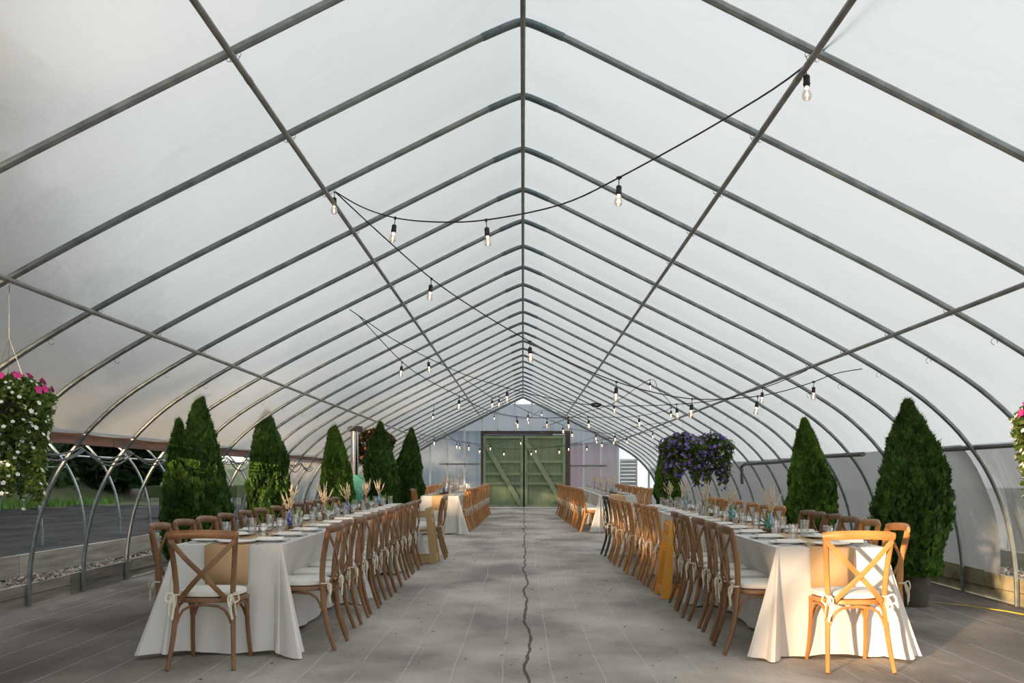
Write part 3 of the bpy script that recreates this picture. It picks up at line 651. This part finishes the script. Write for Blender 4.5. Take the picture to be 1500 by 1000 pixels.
basket(-3.10, 21.4, 1.95, .42, M['dark_leaf'], M['petal_o'], 'hanging basket with bronze foliage beside the silver flue pipe', 2.3, 3600, .5, 0, 60)
sp = empty('loudspeaker', (3.42, 18.6, 1.62)); tag(sp, 'small dark box mounted behind the right violet basket', 'loudspeaker')
b = MB(); b.box(-.12, .12, -.1, .1, -.0, .30); b.build('housing', M['darkbox'], sp, smooth=False); b = MB(); b.tube([(0, .05, .3), (0, .05, roofz(3.42)-1.66)], .012, 6); b.build('bracket', M['rail'], sp)

# furnace with flue
fu = empty('furnace', (-3.20, 20.2, zf(20.2))); tag(fu, 'turquoise heater with silver flue pipe standing between the left cedars', 'heater')
b = MB(); b.box(-.19, .19, -.2, .2, .12, 1.16); b.build('body', M['turq'], fu, smooth=False)
b = MB(); b.box(-.14, .14, -.215, -.2, .3, .62); b.build('door', M['darkbox'], fu, smooth=False)
for a in (-.16, .16):
    for c in (-.16, .16): b = MB(); b.box(a-.02, a+.02, c-.02, c+.02, 0, .12); b.build('leg', M['darkbox'], fu, smooth=False)
b = MB(); b.tube([(-.12, 0, 1.16), (-.12, 0, 2.12)], .075, 14)
for z in (1.55, 1.9): b.tube([(-.12, 0, z-.012), (-.12, 0, z+.012)], .082, 14)
b.build('flue_pipe', M['flue'], fu)
b = MB(); b.box(-.24, .02, -.14, .14, 2.02, 2.12); b.build('roof_collar', M['darkbox'], fu, smooth=False)

# ------------------------------------------------------------ tables
def cloth_mesh(w, l, h, slope, seed, front_flare=.17, back=True):
    # w across x, l along y (y from 0 to l), draped with folded corners
    rr = random.Random(seed); per = []   # (pos2d, normal2d, kind, s)
    cx = w/2; rc = .02
    def side(p0, p1, n, kind, m):
        for i in range(m): t = i/m; per.append((Vector(p0).lerp(Vector(p1), t), Vector(n), kind, t))
    def corner(c, a0, m, k):
        for i in range(m+1):
            t = i/m; a = a0+t*PI/2; n = Vector((math.cos(a), math.sin(a))); per.append((Vector(c)+n*rc, n, 'c', t))
    side((-cx+rc, 0), (cx-rc, 0), (0, -1), 'f', 22)
    corner((cx-rc, rc), -PI/2, 14, 0)
    side((cx, rc), (cx, l-rc), (1, 0), 's', 50)
    corner((cx-rc, l-rc), 0, 14, 1)
    side((cx-rc, l), (-cx+rc, l), (0, 1), 'f', 22)
    corner((-cx+rc, l-rc), PI/2, 14, 2)
    side((-cx, l-rc), (-cx, rc), (-1, 0), 's', 50)
    corner((-cx+rc, rc), PI, 14, 3)
    n = len(per); rows = 12; v = []
    for r in range(rows+1):
        u = r/rows
        for i, (p, nn, kd, t) in enumerate(per):
            y = p.y
            if kd == 'f': o = .02*u+.018*u*math.sin(t*9+seed)+.012*u*math.sin(t*23+seed*2)
            elif kd == 's':
                e = min(1, min(t, 1-t)*l/.25); o = (-.125*min(1, u*2.2)+.03*max(0, u-.5))*e+(.05*u)*(1-e)+.014*u*math.sin(t*l*11+seed)
            else:
                o = (.05+.17*math.sin(PI*t)**.8+.055*math.cos(t*PI*4+seed*.7))*u**1.1
            q = p+nn*o
            drop = (h-.02)*(1-(1-u))
            hem = .012*math.sin(i*.35+seed) if r == rows else 0
            z = h-drop+hem*u
            if r == 0: z = h
            v.append((q.x, q.y, z+slope*q.y))
    f = [(r*n+i, (r+1)*n+i, (r+1)*n+(i+1) % n, r*n+(i+1) % n) for r in range(rows) for i in range(n)]
    # top surface
    tx, ty = 6, 16; k = len(v)
    f.append(tuple(range(n)))
    return MB().add(v, f)
def table_unit(x, y0, l, w, h, lab, clab, tgroup, seed):
    z0 = zf(y0); sl = (zf(y0+l)-z0)/l
    t = empty('banquet_table', (x, y0, z0)); tag(t, lab, 'table')
    b = MB(); b.box(-w/2+.05, w/2-.05, .03, l-.03, h-.03, h-.006); 
    b.v = [(a, c, d+sl*c) for a, c, d in b.v]; b.build('tabletop', M['pine'], t, smooth=False)
    for a in (-w/2+.22, w/2-.22):
        for c in (.3, l-.3): b = MB(); b.tube([(a, c, sl*c), (a, c, h-.04+sl*c)], .014, 6); b.build('leg', M['rail'], t)
    c = cloth_mesh(w, l, h, sl, seed).build('tablecloth', M['cloth'], loc=(x, y0, z0)); tag(c, clab, 'tablecloth')
TW = .745
SIDES = {}
rows_ = [('left front', -2.025, 7.02, 8.3, .752), ('right front', 2.08, 6.90, 8.3, .742), ('left rear', -1.63, 20.05, 9.6, .75), ('right rear', 1.92, 20.75, 8.9, .75)]
for ti, (nm, x, y0, L_, h) in enumerate(rows_):
    n = 3; l = L_/n
    for k in range(n):
        pos = ['nearest', 'middle', 'farthest'][k]
        table_unit(x, y0+k*l, l, TW, h, f'{pos} banquet table hidden under the {nm} white cloths', f'white tablecloth over the {pos} table of the {nm} row', nm, ti*3+k+1)
    # runner
    z0 = zf(y0); b = MB(); v = []; prof = [(-.020, -.27), (-.028, -.15), (-.026, -.05), (-.014, -.004), (.012, .004)]+[(q*.4+.1, .004) for q in range(int(L_/.4))]
    hw = .15
    for (yy, dz) in prof:
        for sx_ in (-hw, hw): v.append((sx_*(1-.04*(dz < -.2)), yy, h+dz+(zf(y0+yy)-z0)))
    m = len(prof); b.add(v, [(2*i, 2*i+1, 2*i+3, 2*i+2) for i in range(m-1)])
    rx = x; r_ = b.build('table_runner', M['kraft'], loc=(rx, y0, z0)); tag(r_, f'tan kraft paper runner along the {nm} table row', 'table runner')
    r_.modifiers.new('solid', 'SOLIDIFY').thickness = .002

# ------------------------------------------------------------ cross-back chair
def smooth_path(p, n=4): return catmull([Vector(q) for q in p], n)
def make_chair():
    c = empty('cross_back_chair', (0,0,0)); w = M['wood_l']
    for s in (-1, 1):
        p = smooth_path([(s*.207,-.285,0), (s*.188,-.215,.22), (s*.178,-.19,.44), (s*.188,-.195,.62), (s*.207,-.235,.835)], 3)
        b = MB(); b.tube(p, [.0135+.004*min(1, i/5) for i in range(len(p))], 8, ry=1.15); b.build('leg', w, c)
        p = smooth_path([(s*.195,.235,0), (s*.188,.20,.12), (s*.182,.18,.28), (s*.18,.178,.425)], 3)
        b = MB(); b.tube(p, [.013+.0045*i/(len(p)-1) for i in range(len(p))], 8); b.build('leg', w, c)
    p = [(x, -.235-.045*(1-(x/.225)**2), .845+.012*(1-(x/.225)**2)) for x in [-.225+.45*i/10 for i in range(11)]]
    b = MB(); b.tube(p, [.024]+[.029]*9+[.024], 10, ry=.52, up=(0,0,1)); b.build('top_rail', w, c)
    for s in (-1, 1):
        p = [Vector((s*.205, -.245, .815)), Vector((s*.10, -.262, .70)), Vector((0, -.262-.008*s, .60)), Vector((-s*.085, -.245, .51)), Vector((-s*.15, -.215, .435))]
        b = MB(); b.tube(smooth_path(p, 3), .0185, 6, ry=.36, up=(.74, 0, -s*.67)); b.build('cross_slat', w, c)
    b = MB()
    ring = []
    for i in range(28):
        a = 2*PI*i/28; cx, sy = math.cos(a), math.sin(a); ex = abs(cx)**.75*(1 if cx > 0 else -1); ey = abs(sy)**.75*(1 if sy > 0 else -1)
        wx = .215+.02*ey; ring.append((wx*ex, .21*ey-.005))
    v = []
    for (k, z) in ((.94, .412), (1, .418), (1, .436), (.96, .444)): v += [(x*k, y*k, z) for x, y in ring]
    n = 28; f = [(r*n+i, r*n+(i+1) % n, (r+1)*n+(i+1) % n, (r+1)*n+i) for r in range(3) for i in range(n)]+[tuple(range(n-1, -1, -1)), tuple(range(3*n, 4*n))]
    b.add(v, f); b.build('seat', w, c)
    v = []
    for (k, z) in ((.90, .446), (.975, .452), (1.0, .466), (.975, .482), (.85, .491), (.4, .495)): v += [(x*k*.95, y*k*.95+.005, z) for x, y in ring]
    f = [(r*n+i, r*n+(i+1) % n, (r+1)*n+(i+1) % n, (r+1)*n+i) for r in range(5) for i in range(n)]+[tuple(range(n-1, -1, -1)), tuple(range(5*n, 6*n))]
    MB().add(v, f).build('seat_cushion', M['cushion'], c)
    def arc(a, b_, zl=.285, zt=.402):
        A = Vector(a); B = Vector(b_); m = []
        for t, z in ((0, 0), (.04, .35), (.11, .7), (.24, .93), (.5, 1), (.76, .93), (.89, .7), (.96, .35), (1, 0)): q = A.lerp(B, t); m.append((q.x, q.y, zl+(zt-zl)*z))
        MB().tube(m, .0095, 6).build('brace', w, c)
    arc((-.172, -.205, 0), (.172, -.205, 0)); arc((-.172, .182, 0), (.172, .182, 0)); arc((-.185, -.185, 0), (-.185, .165, 0)); arc((.185, -.185, 0), (.185, .165, 0))
    for s in (-1, 1):     # cushion ties: a wrap, two loops and two tails
        x = s*.182; y = -.20; z = .468; b = MB(); k = s
        b.tube([(x+.024*math.cos(a), y+.024*math.sin(a), z) for a in [2*PI*i/8 for i in range(9)]], .006, 5, ry=.5)
        b.tube(smooth_path([(x, y-.022, z), (x+k*.035, y-.04, z+.015), (x+k*.05, y-.045, z-.03), (x+k*.012, y-.035, z-.045), (x, y-.024, z)], 3), .0065, 5, ry=.35)
        b.tube(smooth_path([(x, y-.022, z), (x-k*.02, y-.045, z-.015), (x-k*.012, y-.045, z-.075), (x+k*.008, y-.03, z-.04), (x, y-.024, z)], 3), .0065, 5, ry=.35)
        b.tube(smooth_path([(x, y-.025, z), (x+k*.022, y-.045, z-.05), (x+k*.03, y-.04, z-.13)], 3), .0085, 5, ry=.3)
        b.tube(smooth_path([(x, y-.025, z), (x-k*.006, y-.045, z-.06), (x+k*.008, y-.045, z-.155)], 3), .0085, 5, ry=.3)
        b.build('cushion_tie', M['tie'], c)
    return c
proto = make_chair(); used = [False]
COLN = {'l': 'brown', 'h': 'sunlit-toned', 'd': 'nearly black'}
def chair(x, y, rz, wood, label, group=None):
    m = M['wood_'+wood]
    if not used[0]: c = proto; used[0] = True
    else: c = copy_tree(proto, None, m)
    for k in ('label', 'group'):
        if k in c: del c[k]
    c.location = (x, y, zf(y)); c.rotation_euler = (0, 0, rz); tag(c, label, 'chair', group)
    return c
chair(-2.04, 6.735, .03, 'l', 'brown cross-back chair at the near end of the left front table', 'dining chairs')
chair(2.10, 6.64, 0, 'h', 'sunlit-toned cross-back chair at the near end of the right front table', 'dining chairs')
# rows: aisle chairs of the left table face -x (rz = +90deg), etc.
def place_rows():
    jr = random.Random(2)
    def j(a): return jr.uniform(-a, a)
    la = [7.40+.60*i for i in range(11)]
    for i, y in enumerate(la): chair(-1.615+j(.02), y+j(.02), PI/2+j(.05), 'l', f'brown cross-back chair, {ORD[i]} from near end, aisle side, left front table', 'dining chairs')
    for i, y in enumerate([14.55, 15.15]): chair(-1.40+.0*i+j(.02), y+.1, PI/2+j(.05), 'l', ['brown chair just beyond the pine high chair, left front table', 'last brown aisle-side chair of the left front table'][i], 'dining chairs')
    lo = [7.50, 8.02, 8.55, 9.15, 9.85, 10.4, 11.0, 11.6, 12.2, 12.8, 13.4, 14.0, 14.6]
    for i, y in enumerate(lo): chair(-2.43+j(.02), y+j(.02), -PI/2+j(.05), 'l', f'brown cross-back chair, {ORD[i]} from near end, wall side, left front table', 'dining chairs')
    ra = [7.22+.585*i for i in range(5)]
    for i, y in enumerate(ra): chair(1.67+j(.02), y+j(.02), -PI/2+j(.05) if False else -PI/2+j(.04), 'l', f'brown cross-back chair, {ORD[i]} from near end, aisle side, right front table', 'dining chairs')
    rb = [10.95+.56*i for i in range(7)]
    for i, y in enumerate(rb): chair(1.62+j(.02)-.02*i, y+j(.02), -PI/2+j(.06), 'h', f'sunlit-toned chair, {ORD[i]} beyond the orange high chair, right front table', 'dining chairs')
    chair(1.47, 15.2, -PI/2+.06, 'd', 'nearly black cross-back chair at far aisle corner of right front table', 'dining chairs')
    ro = [7.42, 7.98, 8.5, 9.02, 9.42, 9.82, 10.95, 11.5, 12.1, 12.9, 13.5, 14.1, 14.7]
    for i, y in enumerate(ro): chair(2.49+j(.02), y+j(.02), PI/2+j(.05), 'h' if i < 2 or i > 5 else 'l', f'{"sunlit-toned" if i<2 or i>5 else "brown"} chair, {ORD[i]} from near end, wall side, right front table', 'dining chairs')
    for i in range(14): chair(-1.36+.012*i+j(.015), 20.75+.64*i, PI/2+j(.05), 'h', f'small cross-back chair, {ORD[i]} from near end, aisle side, left rear table', 'dining chairs')
    for i in range(12): chair(-2.00+j(.015), 20.9+.66*i, -PI/2+j(.05), 'h', f'small cross-back chair, {ORD[i]} from near end, wall side, left rear table', 'dining chairs')
    for i in range(14): chair(1.46+j(.015)-.018*i, 20.95+.60*i, -PI/2+j(.05), 'h', f'small cross-back chair, {ORD[i]} from near end, aisle side, right rear table', 'dining chairs')
    for i in range(13): chair(2.36+j(.015), 21.0+.62*i, PI/2+j(.05), 'h', f'small cross-back chair, {ORD[i]} from near end, wall side, right rear table', 'dining chairs')
    return la, lo, ra, rb, ro
# orientation: proto faces +y (back toward -y); aisle side of left table must face -x: rotate +90deg about z
la, lo, ra, rb, ro = place_rows()

def high_chair(x, y, rz, m, lab):
    c = empty('high_chair', (x, y, zf(y)), rz); tag(c, lab, 'high chair')
    # seen from behind: two slanting side panels, base rails, seat, backrest, cushion
    for s in (-1, 1):
        b = MB(); v = []
        for dx in (-.012, .012):
            for (yy, z) in ((-.27, .0), (-.17, .0), (-.10, .74), (-.17, .76)): v.append((s*(.22-.04*z)+dx, yy, z))
        b.add(v, [(0,1,2,3), (7,6,5,4), (0,4,5,1), (1,5,6,2), (2,6,7,3), (3,7,4,0)]); b.build('leg', m, c, smooth=False)
        b = MB(); v = []
        for dx in (-.012, .012):
            for (yy, z) in ((.17, .0), (.27, .0), (.14, .70), (.07, .70)): v.append((s*(.22-.04*z)+dx, yy, z))
        b.add(v, [(0,1,2,3), (7,6,5,4), (0,4,5,1), (1,5,6,2), (2,6,7,3), (3,7,4,0)]); b.build('leg', m, c, smooth=False)
        b = MB(); b.box(s*.215-.012, s*.215+.012, -.22, .22, .02, .10); b.build('base_rail', m, c, smooth=False)
        b = MB(); b.box(s*.19-.012, s*.19+.012, -.15, .12, .62, .70); b.build('arm_rail', m, c, smooth=False)
    b = MB(); b.box(-.21, .21, -.24, -.215, .02, .11); b.build('base_rail', m, c, smooth=False)
    b = MB(); b.box(-.2, .2, -.18, .16, .44, .465); b.build('seat', m, c, smooth=False)
    b = MB(); b.box(-.17, .17, -.15, .12, .465, .495); b.build('seat_cushion', M['cushion'], c, smooth=False)
    for z in (.54, .66): b = MB(); b.box(-.19, .19, -.185, -.165, z, z+.07); b.build('back_slat', m, c, smooth=False)
    return c
high_chair(1.62, 10.28, -PI/2, M['orange'], 'orange varnished wooden high chair among the aisle chairs, right front table')
high_chair(-1.42, 14.02, PI/2, M['pine'], 'pale pine high chair at the far aisle end of left front table')

# ------------------------------------------------------------ tableware
pl = MB(); pl.lathe([(.0,.0),(.075,.0),(.085,.004),(.132,.016),(.134,.019),(.088,.009),(0,.006)], 24); plate_me = pl.mesh('dinner_plate', M['plate'])
gl = MB(); gl.lathe([(0,.002),(.028,.002),(.034,.008),(.036,.05),(.037,.095),(.033,.108),(.035,.112),(.035,.124),(.0325,.124),(.031,.108),(.0345,.094),(.034,.05),(.031,.011),(0,.009)], 18); glass_me = gl.mesh('jar_glass', M['glass'])
g2 = MB(); g2.lathe([(0,.002),(.026,.002),(.030,.01),(.036,.135),(.034,.135),(.0285,.014),(0,.012)], 18); tumbler_me = g2.mesh('tumbler', M['glass'])
nb = MB(); nb.box(-.055, .055, -.09, .09, 0, .005); nb.box(-.05, .055, -.088, .088, .005, .010); nb.box(-.048, .04, -.085, .09, .010, .016, Matrix.Rotation(.05, 4, 'Z')); napkin_me = nb.mesh('napkin', M['napkin'], smooth=False)
kn = MB(); kn.tube([(0,-.11,.004),(0,-.02,.004)], .006, 6, ry=.6); kn.tube([(0,-.02,.004),(.002,.06,.004),(0,.11,.004)], [.005,.008,.003], 6, ry=.3, up=(1,0,0)); knife_me = kn.mesh('knife', M['steel'])
fk = MB(); fk.tube([(0,-.10,.004),(0,.03,.005)], .004, 6, ry=.6); fk.box(-.011, .011, .03, .05, .003, .006)
for q in (-.009, -.003, .003, .009): fk.box(q-.0015, q+.0015, .05, .095, .003, .006)
fork_me = fk.mesh('fork', M['steel'], smooth=False)
def top(nm, y):
    for (n_, x, y0, L_, h) in rows_:
        if n_ == nm: return h+zf(y)+.003
def item(name, me, x, y, z, rz, lab, cat, group):
    return tag(link_mesh(name, me, None, (x, y, z), rz), lab, cat, group)
def settings(nm, xc, inner, ys, side, sname, near=True):
    jr = random.Random(len(ys)*7+int(abs(xc)*10)+side)
    for i, y in enumerate(ys):
        z = top(nm, y); x = xc+side*(TW/2-.16); o_ = ORD[i]
        w = f'{o_} {sname} place of the {nm} table'
        item('dinner_plate', plate_me, x, y, z, jr.uniform(0, 6), f'white plate at the {w}', 'plate', f'plates on the {nm} table')
        g = item('drinking_glass', tumbler_me if jr.random() < .45 else glass_me, xc+side*jr.uniform(.07, .13)*1.15, y+jr.uniform(.12, .2), z, jr.uniform(0, 6), f'clear drinking glass at the {w}', 'glass', f'glasses on the {nm} table')
        if near:
            rz = -side*PI/2
            item('napkin', napkin_me, x+.004, y, z+.018, rz+jr.uniform(-.1, .1), f'folded white napkin on the plate at the {w}', 'napkin', f'napkins on the {nm} table')
            item('fork', fork_me, x, y-side*.165, z, side*PI/2, f'steel fork at the {w}', 'fork', f'forks on the {nm} table')
            item('knife', knife_me, x, y+side*.165, z, side*PI/2, f'steel knife at the {w}', 'knife', f'knives on the {nm} table')
ly = [7.33+.6*i for i in range(13)]; ry = [7.22+.6*i for i in range(13)]
settings('left front', -2.025, 0, ly, 1, 'aisle-side'); settings('left front', -2.025, 0, ly, -1, 'wall-side')
settings('right front', 2.08, 0, ry, -1, 'aisle-side'); settings('right front', 2.08, 0, ry, 1, 'wall-side')
fy = [20.6+.7*i for i in range(12)]
settings('left rear', -1.63, 0, fy, 1, 'aisle-side', False); settings('left rear', -1.63, 0, fy, -1, 'wall-side', False)
fy2 = [21.2+.7*i for i in range(11)]
settings('right rear', 1.92, 0, fy2, -1, 'aisle-side', False); settings('right rear', 1.92, 0, fy2, 1, 'wall-side', False)
# head-end settings
for nm, xc, y in (('left front', -2.02, 7.13), ('right front', 2.09, 7.05)):
    z = top(nm, y)
    item('dinner_plate', plate_me, xc+.03, y, z+.002, 0, f'white plate at the near end seat of the {nm} table', 'plate', f'plates on the {nm} table')
    item('fork', fork_me, xc-.14, y, z, 0, f'steel fork at the near end seat of the {nm} table', 'fork', f'forks on the {nm} table')
    item('knife', knife_me, xc+.19, y, z, 0, f'steel knife at the near end seat of the {nm} table', 'knife', f'knives on the {nm} table')

# centrepieces
sl_ = MB(); sl_.lathe([(0,0),(.085,0),(.09,.004),(.09,.03),(.086,.034)], 18, sxy=(1,.85)); sl_.lathe([(.086,.034),(0,.034)], 18, sxy=(1,.85)); slice_me = sl_.mesh('wood_slice', M['slice'])
rim = MB(); rim.lathe([(.088,.001),(.094,.004),(.094,.031),(.088,.0335)], 18, sxy=(1,.85)); rim_me = rim.mesh('bark_ring', M['bark'])
bo = MB(); bo.lathe([(0,0),(.026,0),(.029,.006),(.029,.07),(.022,.09),(.011,.105),(.011,.135),(.014,.138),(.014,.145),(.010,.145)], 14)
jar = MB(); jar.lathe([(0,0),(.036,0),(.04,.01),(.04,.075),(.034,.088),(.034,.1),(.032,.1),(.032,.088),(.036,.075),(.036,.012),(0,.01)], 16)
bot_me = {k: bo.mesh('bottle', M[k]) for k in ('blue', 'teal', 'aqua', 'brown')}; jar_me = {k: jar.mesh('jar', M[k]) for k in ('glass', 'teal', 'aqua')}
vt = MB(); vt.lathe([(0,0),(.022,0),(.026,.005),(.028,.06),(.026,.06),(.024,.01),(0,.008)], 14); votive_me = vt.mesh('votive_holder', M['glass'])
wx = MB(); wx.lathe([(0,.009),(.022,.009),(.022,.030),(0,.030)], 12); wax_me = wx.mesh('candle', M['wax'])
def stems_mesh(seed, n=12, h=.26):
    rr = random.Random(seed); a = MB(); s = MB()
    for i in range(n):
        dx, dy = rr.gauss(0, .035), rr.gauss(0, .035); hh = h*rr.uniform(.6, 1.1); p = [(0,0,.06), (dx*.25, dy*.25, .06+hh*.45), (dx, dy, .06+hh)]
        a.tube(smooth_path(p, 2), .0018, 4); e = Vector(p[2]); d = (e-Vector(p[1])).normalized()
        s.tube([e-d*.045, e-d*.025, e, e+d*.03], [.0015,.005,.0055,.0015], 6)
        for q in range(3): o = e-d*(.05+.025*q)+Vector((rr.gauss(0,.006), rr.gauss(0,.006), 0)); s.tube([o, o+(d+Vector((rr.gauss(0,.5), rr.gauss(0,.5), 0)))*.022], [.005,.002], 5)
    return a, s
STM = [(a.mesh('stems', M['stem']), s.mesh('seed_heads', M['seed'])) for a, s in (stems_mesh(i) for i in range(3))]
STG = [(a.mesh('stems', M['green_stem']), s.mesh('leaves', M['green_stem'])) for a, s in (stems_mesh(i+8, 9, .12) for i in range(1))]
def centre(nm, y, x, kind, k, lab, near=True):
    z = top(nm, y)
    sl = empty('wood_slice', (x, y, z)); tag(sl, f'round wood slice under the {lab}', 'wood slice', f'wood slices on the {nm} table'); link_mesh('cut_face', slice_me, sl); link_mesh('bark_ring', rim_me, sl)
    v = empty('bud_vase', (x-.01, y, z+.0345)); nme = {'blue': 'cobalt blue', 'teal': 'teal', 'aqua': 'sky blue', 'brown': 'amber', 'glass': 'clear'}[kind]
    tag(v, f'{lab}', 'vase', f'vases on the {nm} table')
    link_mesh('bottle', bot_me[kind], v, (0,0,0), 0, (1.0,1.0,1.0)); a, s = STM[k % 3]; link_mesh('stems', a, v, (0,0,0), k*1.9); link_mesh('seed_heads', s, v, (0,0,0), k*1.9)
    if near:
        q = empty('green_jar', (x+.015, y+.19, z)); tag(q, f'clear jar of green sprigs beside the {lab}', 'jar', f'jars on the {nm} table'); link_mesh('jar', jar_me['glass' if k % 2 == 0 else 'teal' if 'right' in nm else 'glass'], q); link_mesh('stems', STG[0][0], q, (0,0,-.03), k); link_mesh('leaves', STG[0][1], q, (0,0,-.03), k)
        for d in (-1,):
            q = empty('votive', (x-.02, y-.16, z)); tag(q, f'small glass votive before the {lab}', 'candle', f'votives on the {nm} table'); link_mesh('holder', votive_me, q); link_mesh('candle', wax_me, q)
def nth(i): return ['nearest', 'second', 'third', 'fourth', 'fifth', 'sixth'][i]
CN = {'blue': 'cobalt blue', 'teal': 'teal', 'aqua': 'sky blue', 'brown': 'amber'}
for i, (y, kd) in enumerate(((8.85, 'blue'), (10.35, 'brown'), (11.75, 'blue'), (13.1, 'brown'), (14.3, 'aqua'))): centre('left front', y, -2.0, kd, i, f'{nth(i)} vase, {CN[kd]}, on the left front table')
for i, (y, kd) in enumerate(((8.55, 'teal'), (10.1, 'teal'), (11.6, 'brown'), (13.1, 'aqua'), (14.4, 'brown'))): centre('right front', y, 2.08, kd, i+1, f'{nth(i)} vase, {CN[kd]}, on the right front table')
for i, (y, kd) in enumerate(((21.3, 'blue'), (22.6, 'brown'), (24.2, 'brown'), (26.5, 'brown'))): centre('left rear', y, -1.63, kd, i, f'{nth(i)} vase, {CN[kd]}, on the left rear table', False)
for i, (y, kd) in enumerate(((21.9, 'teal'), (23.4, 'brown'), (25.2, 'brown'), (27.2, 'brown'))): centre('right rear', y, 1.92, kd, i, f'{nth(i)} vase, {CN[kd]}, on the right rear table', False)

# ------------------------------------------------------------ string lights
ck = MB(); ck.tube([(0,0,.008),(0,0,-.012)], .008, 6); ck.tube([(-.016,0,0),(.016,0,0)], .0065, 6); ck.tube([(0,0,-.01),(.002,0,-.045)], .0028, 5)
ck.lathe([(0,-.045),(.010,-.047),(.0165,-.054),(.0165,-.085),(.018,-.087),(.018,-.093),(.0155,-.095),(.0155,-.103)], 12); socket_me = ck.mesh('socket', M['black'])
bu = MB(); bu.lathe([(.011,-.103),(.013,-.110),(.021,-.128),(.0245,-.143),(.0225,-.158),(.014,-.168),(0,-.171)], 12); bulb_me = bu.mesh('bulb', M['bulbglass'])
fl_ = MB(); fl_.tube([(-.007,0,-.150),(-.005,0,-.128),(0,0,-.145),(.005,0,-.128),(.007,0,-.150)], .0016, 4); fl_.tube([(0,0,-.103),(0,0,-.116)], .008, 6); fil_me = fl_.mesh('filament', M['filament'])
def string(label, pts, D_scale=1.0):
    P3 = [P(a[0], a[1], a[2]) for a in pts]
    t = empty('string_lights', P3[0]); tag(t, label, 'string lights')
    b = MB(); path = smooth_path([p-P3[0] for p in P3], 5); b.tube(path, .0048, 6); b.build('cable', M['plum'], t)
    rr = random.Random(int(pts[0][0]))
    for a, p in zip(pts, P3):
        if len(a) > 3:
            k = link_mesh('socket', socket_me, t, p-P3[0], rot=(rr.uniform(-.12,.12), rr.uniform(-.12,.12), rr.uniform(0, 3)))
            q = link_mesh('bulb', bulb_me, t, p-P3[0], rot=k.rotation_euler[:]); link_mesh('filament', fil_me, q)
    return t
B = 1
string('nearest string of bulbs crossing from upper right to the left purlin', [(1330,-45,4.55),(1181,95,4.98,B),(1060,175,5.5),(907,260,6.0,B),(820,300,6.3),(712,322,6.6,B),(640,325,6.8),(579,319,7.0,B),(530,303,7.25),(490,280,7.42,B)])
string('second string of bulbs sagging from left purlin to the right hook', [(490,280,7.44),(560,345,7.65),(632,408,7.9,B),(700,455,8.15),(776,500,8.4,B),(840,533,8.6),(903,559,8.8,B),(960,575,8.95),(1014,584,9.15,B),(1065,584,9.25),(1110,580,9.35,B),(1150,572,9.45),(1192,559,9.52,B),(1224,547,9.58),(1263,540,9.6)])
string('third string from the left hook through the coiled connector to the right purlin', [(512,453,10.7),(525,462,10.75),(575,496,11.1),(627,524,11.5,B),(685,550,11.9),(743,568,12.2,B),(810,584,12.4),(875,594,12.5),(935,594,12.2),(991,592,11.9,B),(1055,585,11.5),(1117,568,11.1,B),(1150,556,10.9),(1182,542,10.75)])
string('fourth string running from the left hook down across the aisle', [(525,462,10.75),(589,530,11.5,B),(630,558,12.1),(673,580,12.8,B),(712,600,13.6),(757,610,14.2,B),(795,612,14.5),(832,611,14.8,B),(862,611,15.1,B),(900,611,15.5),(936,609,15.9,B),(983,597,16.4,B),(965,572,16.8),(952,556,17.0,B),(899,590,17.3,B),(850,606,17.6),(795,626,17.8)])
string('fifth string starting at the dark plug near the left purlin', [(677,553,16.0),(700,568,16.5),(721,582,17.0,B),(731,581,17.2,B),(774,603,18.4,B),(801,613,19,B),(824,622,19.4,B),(837,628,19.8,B),(873,633,20.2,B),(901,634,20.5,B),(930,625,20.5),(975,618,20.5)])
string('sixth low string hanging in front of the green doors, nearer one', [(585,625,20),(606,633,20.4),(636,640,20.8,B),(687,648,22.0,B),(703,653,22.6,B),(739,657,24.0,B),(779,657,24.6,B),(819,654,24.2,B),(860,650,23.6,B),(881,644,23.2,B),(918,639,22.6,B),(956,631,21.8,B),(985,622,21.2)])
string('seventh low string hanging in front of the green doors, farther one', [(640,625,25),(669,647,25.6,B),(674,648,25.7,B),(719,650,26.5,B),(762,642,27.2,B),(785,654,27.6,B),(833,651,27.0,B),(874,640,26.2,B),(899,641,25.6,B),(935,625,25)])
string('short string of bulbs high before the far gable', [(640,596,27),(724,606,28,B),(757,612,28.2,B),(775,612,28.4,B),(793,601,28.6,B),(820,604,28.8),(880,600,29)])
string('single bulb on a short lead below the left roof', [(636,592,19.5),(635,602,19.5,B)])
# coiled connector
b = MB()
for k in range(3): b.tube([(.055*math.cos(a)*(1+.1*k), .01*k-.01, .016*math.sin(a)+.008*k) for a in [2*PI*i/14 for i in range(15)]], .006, 5)
cc = P(873, 594, 12.45); tag(b.build('cable_coil', M['plum'], loc=cc), 'dark coiled cable end hanging on the third string', 'cable')

# floor debris
for nme, mt, n, sd, lab in (('leaf_litter', M['debris'], 420, 1, 'small dark leaf bits scattered on the floor'), ('leaf_litter', M['debris_lt'], 200, 2, 'small pale leaf bits scattered on the floor')):
    rr = random.Random(sd); b = MB()
    for _ in range(n):
        y = 4+20*rr.random()**1.6; x = rr.uniform(-4.4, 4.4) if rr.random() < .5 else rr.gauss(0, 1.0); s = rr.uniform(.005, .018); a = rr.uniform(0, 6.28); z = zf(y)+.004
        c, d = math.cos(a)*s, math.sin(a)*s; b.add([(x-c, y-d, z), (x+d*.4, y-c*.4, z+s*.4), (x+c, y+d, z+.001), (x-d*.4, y+c*.4, z+s*.2)], [(0,1,2,3)])
    tag(b.build(nme, mt, smooth=False), lab, 'leaf litter', kind='stuff')
